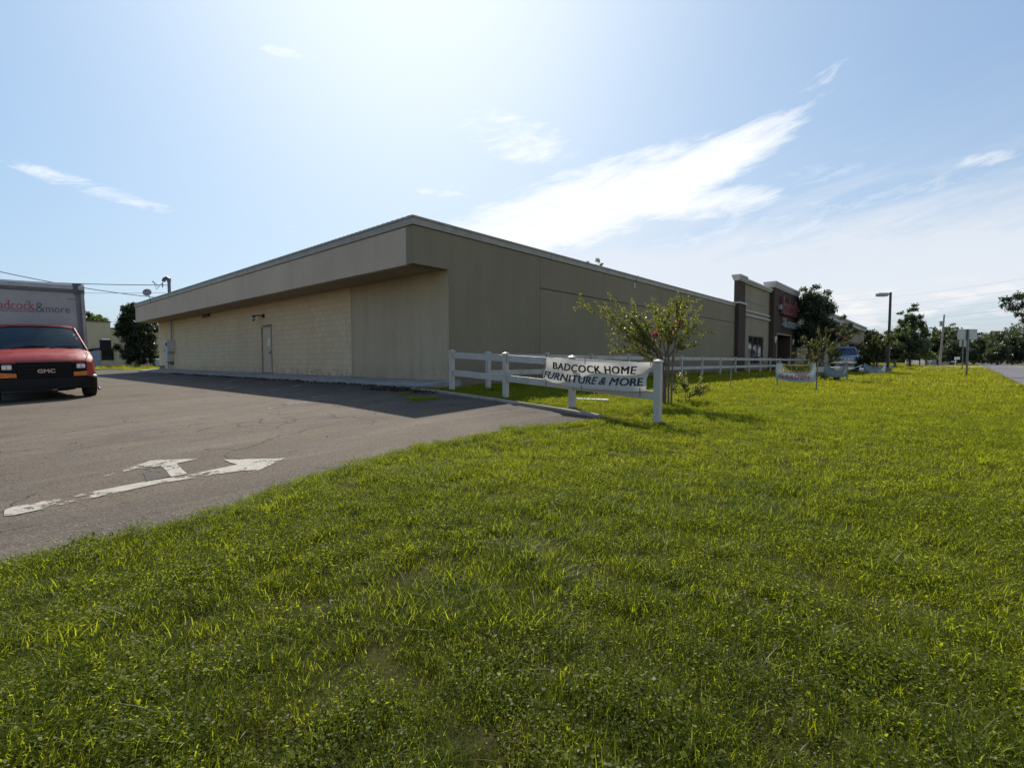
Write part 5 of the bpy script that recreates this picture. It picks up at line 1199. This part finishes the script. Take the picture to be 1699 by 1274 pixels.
# ------------------------------------------------------------------ grass
def grass_mat(name, a, b, trans, tr2, gloss=.10, big=.55):
    m, nt, out = new_mat(name); g = G(nt); p = g.pos()
    info = g.node('ShaderNodeObjectInfo').outputs['Random']
    t = g.node('ShaderNodeAttribute', attribute_name='tone').outputs['Fac']
    n = g.noise(p, big, 5, .6)
    n2 = g.noise(g.mapping(p, loc=(5, 5, 0)), 2.6, 3)
    f = g.math('ADD', g.math('MULTIPLY', t, .55), g.math('ADD', g.math('MULTIPLY', g.math('SUBTRACT', n, .30), .9), g.math('MULTIPLY', info, .2)), clamp=True)
    col = g.mix(f, a, b); tc = g.mix(f, trans, tr2)
    straw = g.ramp(g.math('ADD', g.math('MULTIPLY', info, .35), g.math('MULTIPLY', n2, .8)), [(.76, 0.0), (.92, .6)])
    col = g.mix(straw, col, (.12, .085, .025)); tc = g.mix(straw, tc, (.30, .24, .06))
    d = g.node('ShaderNodeBsdfDiffuse'); g.link(col, d.inputs[0])
    tl = g.node('ShaderNodeBsdfTranslucent'); g.link(tc, tl.inputs[0])
    gl = g.node('ShaderNodeBsdfGlossy'); gl.inputs['Roughness'].default_value = .42; gl.inputs[0].default_value = (1, 1, .92, 1)
    m1 = g.node('ShaderNodeMixShader'); m1.inputs[0].default_value = .5; g.link(d.outputs[0], m1.inputs[1]); g.link(tl.outputs[0], m1.inputs[2])
    m2 = g.node('ShaderNodeMixShader'); m2.inputs[0].default_value = gloss; g.link(m1.outputs[0], m2.inputs[1]); g.link(gl.outputs[0], m2.inputs[2])
    g.link(m2.outputs[0], out.inputs[0]); return m
G_grass = grass_mat('grass_blade', (.020, .038, .005), (.092, .104, .012), (.21, .30, .010), (.70, .73, .028), .008)
G_far = grass_mat('far_blade', (.032, .052, .006), (.122, .130, .014), (.22, .28, .010), (.74, .71, .034), .008)
G_tuft = grass_mat('tuft_blade', (.018, .040, .006), (.085, .108, .012), (.19, .31, .010), (.62, .70, .026), .016)
G_weed = grass_mat('weed_leaf', (.011, .022, .004), (.145, .170, .022), (.13, .21, .009), (.70, .75, .026), .010)
m_thatch, nt, out = new_mat('dead_thatch'); g = G(nt)
g.bsdf(out, g.ramp(g.node('ShaderNodeAttribute', attribute_name='tone').outputs['Fac'], [(0, (.02, .014, .007)), (.7, (.07, .048, .024)), (1, (.20, .15, .085))]), .8, 0, .3)
m_dry, nt, out = new_mat('dry_blade'); g = G(nt); g.bsdf(out, g.ramp(g.noise(g.obj(), 30, 3), [(.3, (.20, .155, .08)), (.7, (.42, .36, .23))]), .6)

def blades(n, radius, hmin, hmax, width, lean, g_, seg=3, curl=.5):
    """a tuft of curved tapering blades"""
    Vs = []; Qs = []; tone = []
    a = g_.uniform(0, 6.283, n); r = radius * np.sqrt(g_.uniform(0, 1, n))
    for i in range(n):
        b = np.array([r[i] * math.cos(a[i]), r[i] * math.sin(a[i]), 0]); h = g_.uniform(hmin, hmax)
        da = g_.uniform(0, 6.283); d = np.array([math.cos(da), math.sin(da), 0]); s = np.array([-d[1], d[0], 0])
        ln = g_.uniform(.2, 1) * lean; w = width * g_.uniform(.6, 1.3); base = len(Vs); tn = g_.uniform(0, 1)
        for k in range(seg + 1):
            t = k / seg; ww = w * (1 - t ** 1.6) + .0003
            off = d * (h * ln * (t + curl * t * t)) + np.array([0, 0, h * (t - curl * ln * .5 * t * t)])
            Vs += [b + off - s * ww / 2, b + off + s * ww / 2]
        for k in range(seg): Qs.append((base + 2 * k, base + 2 * k + 1, base + 2 * k + 3, base + 2 * k + 2)); tone.append(tn)
    return np.array(Vs), np.array(Qs), np.array(tone)
def weed(n, radius, g_, size=.0078, hmax=.055):
    a = g_.uniform(0, 6.283, n); r = radius * np.sqrt(g_.uniform(0, 1, n))
    P = np.stack([r * np.cos(a), r * np.sin(a), g_.uniform(.004, hmax, n)], 1)
    da = g_.uniform(0, 6.283, n); D = unit(np.stack([np.cos(da), np.sin(da), g_.uniform(-.35, .8, n)], 1))
    L = size * g_.uniform(.6, 1.6, n); W = L * g_.uniform(.28, .5, n)
    up = np.tile(np.array([0, 0, 1.0]), (n, 1)) + g_.normal(size=(n, 3)) * .35
    S_ = unit(np.cross(D, up)); N_ = np.cross(S_, D)
    tip = P + D * L[:, None]; mp = P + D * (L * .5)[:, None]
    V = np.stack([P, mp + S_ * W[:, None] + N_ * (W * .3)[:, None], tip, mp - S_ * W[:, None] + N_ * (W * .3)[:, None]], 1).reshape(-1, 3)
    # thin stalks
    V2, Q2, t2 = blades(max(4, n // 6), radius, min(.02, hmax * .6), hmax, .0022, .5, g_, 2)
    Q = np.arange(4 * n).reshape(-1, 4)
    return np.concatenate([V, V2]), np.concatenate([Q, Q2 + 4 * n]), np.concatenate([g_.uniform(0, 1, n), t2])
gg = np.random.default_rng(5)
protos = []
def proto(name, VQT, mat):
    o = bpy.data.objects.new(name, np_mesh(name, VQT[0], VQT[1], mat, VQT[2])); protos.append(o)
for k in range(3): proto('grass_turf', blades(80, .085, .016, .058, .0028, 1.1, gg), G_grass)          # 0-2
for k in range(3): proto('grass_tuft', blades(42, .055, .04, .12, .0028, 1.1, gg, 4, 1.0), G_tuft)       # 3-5
for k in range(4): proto('weed_patch', weed(210, .095, gg), G_weed)                                       # 6-9
proto('weed_patch', weed(90, .08, gg, .0105, .07), G_weed)                                              # 10
for k in range(2): proto('dry_blades', blades(4, .07, .025, .065, .0032, 1.5, gg, 3, .4), m_dry)          # 11-12
for k in range(2): proto('grass_far', blades(34, .16, .03, .075, .010, .9, gg, 2), G_far)             # 13-14
for k in range(2): proto('dead_thatch', weed(60, .12, gg, .006, .014), m_thatch)                   # 15-16
pc = bpy.data.collections.new('grass_clumps')
for o in protos: pc.objects.link(o)

def nz(x, y, s, seed):
    return np.array([mnoise.fractal(Vector((a * s, b * s, seed)), 1.0, 2.0, 3) for a, b in zip(x, y)])
PTS = []; ROT = []; SCL = []; IDX = []
half = math.atan(849.5 / F) + .07
def scatter(r0, r1, dens, choose, smin, smax):
    area = half * (r1 * r1 - r0 * r0); n = int(area * dens)
    r = np.sqrt(rng.uniform(r0 * r0, r1 * r1, n)); th = YAW + rng.uniform(-half, half, n)
    x = r * np.cos(th); y = r * np.sin(th)
    k = ~in_poly(x, y, LOT)
    k &= ~((x > 8.0) & (y > 10.45) & (y < 52)); k &= ~((x > 47) & (y > 5.0) & (x < 83)); k &= ~((y < -2.35 - (x - 29.3) * .0262) & (x > 10))
    k &= ~((x > 6.92) & (x < 7.6) & (y > 4.0) & (y < 10.2) & (x < np.interp(y, [q[1] for q in kb], [q[0] for q in kb]) + .16))
    x = x[k]; y = y[k]; n = len(x)
    n1 = nz(x, y, .9, 1.0); n2 = nz(x, y, 2.6, 7.0)
    idx, keep = choose(n, n1, n2)
    x = x[keep]; y = y[keep]; idx = idx[keep]; n = len(x)
    PTS.append(np.stack([x, y, gza(x, y) + .001], 1)); ROT.append(np.stack([rng.normal(0, .12, n), rng.normal(0, .12, n), rng.uniform(0, 6.283, n)], 1))
    n3 = nz(x, y, 5.5, 3.0) + .6 * nz(x, y, 1.7, 9.0)
    SCL.append(rng.uniform(smin, smax, n) * np.clip(1 + .7 * n3, .7, 1.3)); IDX.append(idx)
def ch_weed(n, n1, n2):
    return rng.integers(6, 10, n), (n1 < .22) & (rng.uniform(0, 1, n) < np.clip(.80 - 1.2 * np.maximum(n2, 0), .12, 1))
def ch_big(n, n1, n2): return np.full(n, 10), (n2 < .05)
def ch_turf(n, n1, n2): return rng.integers(0, 3, n), (n1 + .5 * n2 > -9)
def ch_tuft(n, n1, n2): return rng.integers(3, 6, n), (n1 * .6 + n2 > .02)
def ch_dry(n, n1, n2): return rng.integers(11, 13, n), np.ones(n, bool)
def ch_thatch(n, n1, n2): return rng.integers(15, 17, n), (n2 + .5 * n1 < .12)
def ch_far(n, n1, n2): return rng.integers(13, 15, n), np.ones(n, bool)
scatter(.75, 5.0, 175, ch_weed, .7, 1.2); scatter(.75, 5.0, 20, ch_big, .6, 1.1); scatter(.75, 5.0, 105, ch_turf, .7, 1.3); scatter(.75, 5.0, 120, ch_tuft, .4, 1.1); scatter(.75, 5.0, 10, ch_dry, .5, 1.1)
scatter(5.0, 12, 60, ch_weed, .8, 1.4); scatter(5.0, 12, 85, ch_turf, .8, 1.35); scatter(5.0, 12, 26, ch_tuft, .5, 1.0); scatter(5, 12, 2.5, ch_dry, .6, 1.2)
scatter(8, 12, 8, ch_far, .5, .9); scatter(12, 17, 20, ch_far, .6, 1.0); scatter(17, 26, 26, ch_far, .8, 1.2); scatter(12, 18, 40, ch_turf, .9, 1.4); scatter(18, 26, 14, ch_turf, 1.0, 1.6); scatter(12, 17, 20, ch_weed, 1.0, 1.4); scatter(12, 26, 3.0, ch_tuft, .6, 1.0)
scatter(26, 60, 7.0, ch_far, 1.2, 1.9); scatter(60, 130, .8, ch_far, 2.0, 3.0)
scatter(.75, 5.0, 40, ch_turf, .7, 1.1); scatter(.75, 5.0, 26, ch_thatch, .8, 1.2); scatter(5, 12, 16, ch_thatch, .9, 1.4)
# fringe along the lot edge and round the posts
ex = rng.uniform(-2.5, 6.9, 1500); ey = edge_y(ex) + rng.normal(-.02, .075, 1500)
PTS.append(np.stack([ex, ey, gza(ex, ey) + .01], 1)); ROT.append(np.stack([rng.normal(0, .15, 1500), rng.normal(0, .15, 1500), rng.uniform(0, 6.283, 1500)], 1)); SCL.append(rng.uniform(.35, .85, 1500)); IDX.append(rng.integers(0, 9, 1500))
fx = []; fy = []
for (cx_, cy_, rr_, n_) in ((6.45, 8.25, .26, 60), (5.18, 4.62, .1, 16), (6.9, 9.4, .2, 20), (7.75, 9.6, .3, 40)):
    a_ = rng.uniform(0, 6.283, n_); q_ = rr_ * np.sqrt(rng.uniform(0, 1, n_)); fx += list(cx_ + q_ * np.cos(a_) * 1.5); fy += list(cy_ + q_ * np.sin(a_))
for (x, y, z) in NF + BF[:10]:
    a_ = rng.uniform(0, 6.283, 14); fx += list(x + .1 * np.cos(a_)); fy += list(y + .1 * np.sin(a_))
fx = np.array(fx); fy = np.array(fy); n = len(fx)
PTS.append(np.stack([fx, fy, gza(fx, fy) + .015], 1)); ROT.append(np.stack([np.zeros(n), np.zeros(n), rng.uniform(0, 6.283, n)], 1)); SCL.append(rng.uniform(.6, 1.1, n)); IDX.append(rng.integers(0, 6, n))
P_ = np.concatenate(PTS); R_ = np.concatenate(ROT); S_ = np.concatenate(SCL); I_ = np.concatenate(IDX)
print('grass clumps', len(P_))
me = bpy.data.meshes.new('grass'); me.vertices.add(len(P_)); me.vertices.foreach_set('co', P_.astype(np.float32).ravel())
a = me.attributes.new('rot', 'FLOAT_VECTOR', 'POINT'); a.data.foreach_set('vector', R_.astype(np.float32).ravel())
a = me.attributes.new('scl', 'FLOAT', 'POINT'); a.data.foreach_set('value', S_.astype(np.float32))
a = me.attributes.new('idx', 'INT', 'POINT'); a.data.foreach_set('value', I_.astype(np.int32))
me.update()
lawn = bpy.data.objects.new('grass', me); COL.objects.link(lawn); lawn['kind'] = 'stuff'; lawn['label'] = 'patchy green lawn of grass and small weeds filling the foreground'; lawn['category'] = 'grass'
ng = bpy.data.node_groups.new('grass_scatter', 'GeometryNodeTree')
ng.interface.new_socket('Geometry', in_out='INPUT', socket_type='NodeSocketGeometry'); ng.interface.new_socket('Geometry', in_out='OUTPUT', socket_type='NodeSocketGeometry')
gi = ng.nodes.new('NodeGroupInput'); go = ng.nodes.new('NodeGroupOutput'); ip = ng.nodes.new('GeometryNodeInstanceOnPoints')
ci = ng.nodes.new('GeometryNodeCollectionInfo'); ci.inputs['Collection'].default_value = pc; ci.inputs['Separate Children'].default_value = True; ci.inputs['Reset Children'].default_value = True
def named(nm, ty):
    n = ng.nodes.new('GeometryNodeInputNamedAttribute'); n.data_type = ty; n.inputs['Name'].default_value = nm; return n.outputs['Attribute']
ng.links.new(gi.outputs[0], ip.inputs['Points']); ng.links.new(ci.outputs[0], ip.inputs['Instance']); ip.inputs['Pick Instance'].default_value = True
ng.links.new(named('idx', 'INT'), ip.inputs['Instance Index']); ng.links.new(named('rot', 'FLOAT_VECTOR'), ip.inputs['Rotation']); ng.links.new(named('scl', 'FLOAT'), ip.inputs['Scale'])
ng.links.new(ip.outputs[0], go.inputs[0])
md = lawn.modifiers.new('scatter', 'NODES'); md.node_group = ng
# collection info orders children by name: rename so that the order holds
for i, o in enumerate(protos): o.name = 'clump_%02d' % i

g_ = np.random.default_rng(31); n = 9000
x = g_.uniform(-1.5, 7.0, n); y = edge_y(x) + np.abs(g_.normal(0, .22, n)) - .05; y[4000:5200] = g_.uniform(4.0, 12, 1200); x[5200:] = g_.uniform(-.6, 1.5, n - 5200); y[5200:] = edge_y(x[5200:]) + np.abs(g_.normal(0, .10, n - 5200)) - .04
P = np.stack([x, y, gza(x, y) + .02], 1); a = g_.uniform(.002, .0075, n) * np.where(np.arange(n) < 4000, 1, .8)
d4 = np.array([[1, 0, -.3], [-.5, .9, -.3], [-.5, -.9, -.3], [0, 0, .7]])
rot_ = g_.uniform(0, 6.283, n); cs, sn = np.cos(rot_), np.sin(rot_)
dv = np.stack([cs[:, None] * d4[None, :, 0] - sn[:, None] * d4[None, :, 1], sn[:, None] * d4[None, :, 0] + cs[:, None] * d4[None, :, 1], np.tile(d4[None, :, 2], (n, 1))], -1)
V = (P[:, None, :] + dv * a[:, None, None]).reshape(-1, 3); b4 = np.arange(n)[:, None] * 4
Q = np.concatenate([b4 + np.array([[0, 1, 3]]), b4 + np.array([[1, 2, 3]]), b4 + np.array([[2, 0, 3]])])
o = np_obj('gravel', np_mesh('gravel', V, Q, paint('grit', (.27, .235, .19), .9, .5, 40))); tag(o, 'loose grit and crumbled asphalt scattered along the edge of the lot', 'gravel', None, 'stuff')
g_ = np.random.default_rng(41); n = 220
x = g_.uniform(-2, 7.3, n); y = g_.uniform(4.2, 22, n); P = np.stack([x, y, gza(x, y) + .02], 1)
D = unit(g_.normal(size=(n, 3)) * np.array([1, 1, .15])); L = g_.uniform(.01, .025, n)
V, Q = leaf_quads(P, D, L, L * .3, g_); k = in_poly(x, y, LOT); Q = Q[k]
o = np_obj('leaf_litter', np_mesh('leaf_litter', V, Q, M['litter'])); tag(o, 'scattered dead leaves lying on the open parking lot', 'leaf litter', None, 'stuff')
# dead leaves along the walk edge
n = 1900; g_ = np.random.default_rng(77)
y = g_.uniform(10.3, 33, n); y[:700] = g_.uniform(8.9, 11.5, 700); x = 8.08 - np.abs(g_.normal(0, .16, n)) * (1 + .8 * np.sin(y * 1.7)); x[:700] = g_.uniform(7.3, 8.2, 700) - .3
ok = x > 5; P = np.stack([x, y, gza(x, y) + .02 + g_.uniform(0, .03, n)], 1)[ok]; n = len(P)
D = unit(g_.normal(size=(n, 3)) * np.array([1, 1, .3])); L = g_.uniform(.03, .09, n)
V, Q = leaf_quads(P, D, L, L * .35, g_)
o = np_obj('leaf_litter', np_mesh('leaf_litter', V, Q, M['litter'])); tag(o, 'dark dead leaves gathered along the edge of the walk', 'leaf litter', None, 'stuff')

# ------------------------------------------------------------------ light, sky, camera
SUN_AZ = math.atan2(.797, .603); SUN_EL = R(42.7)
sd = Vector((math.cos(SUN_EL) * math.cos(SUN_AZ), math.cos(SUN_EL) * math.sin(SUN_AZ), math.sin(SUN_EL)))
sl = bpy.data.lights.new('sun', 'SUN'); sl.energy = 4.8; sl.angle = R(.55); sl.color = (1.0, .92, .80)
so = bpy.data.objects.new('sun', sl); COL.objects.link(so); so.rotation_euler = sd.to_track_quat('Z', 'Y').to_euler()

W = bpy.data.worlds.new('World'); C.world = W; W.use_nodes = True; nt = W.node_tree; nt.nodes.clear(); g = G(nt)
wo = g.node('ShaderNodeOutputWorld'); bg = g.node('ShaderNodeBackground'); g.link(bg.outputs[0], wo.inputs[0])
sky = g.node('ShaderNodeTexSky'); sky.sky_type = 'NISHITA'; sky.sun_disc = False; sky.sun_elevation = SUN_EL; sky.sun_rotation = math.pi / 2 - SUN_AZ
sky.air_density = 1.0; sky.dust_density = 2.2; sky.ozone_density = 1.2; sky.altitude = 10
SKY = .115
dirv = g.node('ShaderNodeTexCoord').outputs['Generated']
sp = g.node('ShaderNodeSeparateXYZ'); g.link(dirv, sp.inputs[0])
az = g.math('ARCTAN2', sp.outputs[1], sp.outputs[0]); el = g.math('ARCSINE', sp.outputs[2])
cv = g.node('ShaderNodeCombineXYZ'); g.link(az, cv.inputs[0]); g.link(g.math('MULTIPLY', el, 2.4), cv.inputs[1])
cvr = g.mapping(cv.outputs[0], (1, 1, 1), rot=(0, 0, .55))
n_big = g.noise(g.mapping(cvr, (3.0, 7.0, 1)), 1.0, 7, .6, .4)
n_fine = g.noise(g.mapping(cvr, (11, 24, 1)), 1.0, 10, .72, .5)
nn = g.math('ADD', g.math('MULTIPLY', n_big, .6), g.math('MULTIPLY', n_fine, .8))
def blob(a0, e0, la, le, rot, gain=1.0):
    """soft patch of cloud centred at azimuth a0, elevation e0 (degrees)"""
    da = g.math('SUBTRACT', az, R(a0)); de = g.math('SUBTRACT', el, R(e0)); c, s = math.cos(R(rot)), math.sin(R(rot))
    u = g.math('ADD', g.math('MULTIPLY', da, c / R(la)), g.math('MULTIPLY', de, s / R(la)))
    v = g.math('ADD', g.math('MULTIPLY', da, -s / R(le)), g.math('MULTIPLY', de, c / R(le)))
    q = g.math('ADD', g.math('MULTIPLY', u, u), g.math('MULTIPLY', v, v))
    return g.math('MULTIPLY', g.math('SUBTRACT', 1.0, q, clamp=True), gain)
tot = None
for b in ((34, 16.6, 20, 4.6, -14, 1.2), (14, 14.5, 26, 6, 0, .16), (19, 20.0, 10, 2.4, -20, 1.05), (20, 16.3, 8, 1.7, 0, .95), (41, 24, 8, 2.6, 10, .5), (49, 18.5, 4, 1.0, 0, .5), (-2, 16.3, 2.6, .8, 3, .62), (10, 25, 8, 1.4, -20, .35),
          (80, 14.5, 7, .8, 8, .5), (88, 16, 9, .8, 6, .38), (64, 13.8, 3, .4, 0, .3), (66, 29, 2.5, .5, 0, .35)):
    k = blob(*b); tot = k if tot is None else g.math('ADD', tot, k)
cl1 = g.math('MULTIPLY', g.ramp(g.math('ADD', g.math('MULTIPLY', tot, .50), g.math('MULTIPLY', g.math('SUBTRACT', nn, .70), 1.35)), [(.10, 0.0), (.34, .55), (.62, 1.0)]), g.math('MULTIPLY', tot, 5.0, clamp=True))
# hazy bank low on the right
rt = g.ramp(g.math('MULTIPLY', az, 1 / R(60)), [(.0, 1.0), (.62, .85), (.95, .0)])
band = g.ramp(g.math('ADD', g.math('MULTIPLY', el, 1 / R(26)), g.math('MULTIPLY', g.math('SUBTRACT', n_big, .5), .55)), [(.12, .45), (.22, .85), (.42, .8), (.62, .22), (.95, .12)])
cl2 = g.math('MULTIPLY', g.math('MULTIPLY', rt, band), .95)
# small cumulus heads near the horizon
cum = g.math('MULTIPLY', g.ramp(g.noise(g.mapping(cv.outputs[0], (12, 16, 1)), 1.0, 6, .55), [(.5, 0.0), (.62, .8)]), g.ramp(g.math('MULTIPLY', el, 1 / R(10)), [(.1, 0.0), (.35, 1.0), (.6, .9), (.75, 0.0)]))
cum = g.math('MULTIPLY', cum, g.ramp(g.math('MULTIPLY', az, 1 / R(120)), [(.0, 1.0), (.12, 1.0), (.16, .0), (.7, 0.0), (.8, .8)]))
# the sky rolls off softly towards the sun instead of clipping
ss = g.node('ShaderNodeSeparateColor'); g.link(sky.outputs[0], ss.inputs[0]); scol = g.node('ShaderNodeCombineColor')
for k, (lim, gain) in enumerate(((.90, .97), (.985, 1.38), (1.14, 1.80))):
    e = g.math('EXPONENT', g.math('MULTIPLY', ss.outputs[k], -gain * SKY / lim))
    g.link(g.math('MULTIPLY', g.math('SUBTRACT', 1.0, e), lim / SKY), scol.inputs[k])
c = g.mix(cl2, scol.outputs[0], (7.3, 7.45, 7.8))
c = g.mix(cum, c, (8.0, 7.9, 7.8))
c = g.mix(g.math('MULTIPLY', cl1, .9, clamp=True), c, (9.0, 9.1, 9.1))
g.link(c, bg.inputs[0]); bg.inputs[1].default_value = SKY

cam = bpy.data.cameras.new('camera'); co = bpy.data.objects.new('camera', cam); COL.objects.link(co)
co.location = (0, 0, EYE); cam.sensor_width = 36; cam.sensor_fit = 'HORIZONTAL'; cam.lens = 36 * F / 1699; cam.clip_end = 4000; cam.clip_start = .05
co.rotation_euler = (math.pi / 2 - PITCH, 0, YAW - math.pi / 2)
C.camera = co
vs_ = C.view_settings; vs_.view_transform = 'Standard'; vs_.look = 'None'; vs_.gamma = 1; vs_.exposure = 0.08; vs_.use_curve_mapping = False
try:
    C.cycles.max_bounces = 8; C.cycles.diffuse_bounces = 4; C.cycles.transparent_max_bounces = 8; C.cycles.transmission_bounces = 4; C.cycles.glossy_bounces = 3
    C.cycles.sample_clamp_indirect = 6; C.cycles.caustics_reflective = False; C.cycles.caustics_refractive = False
except Exception: pass
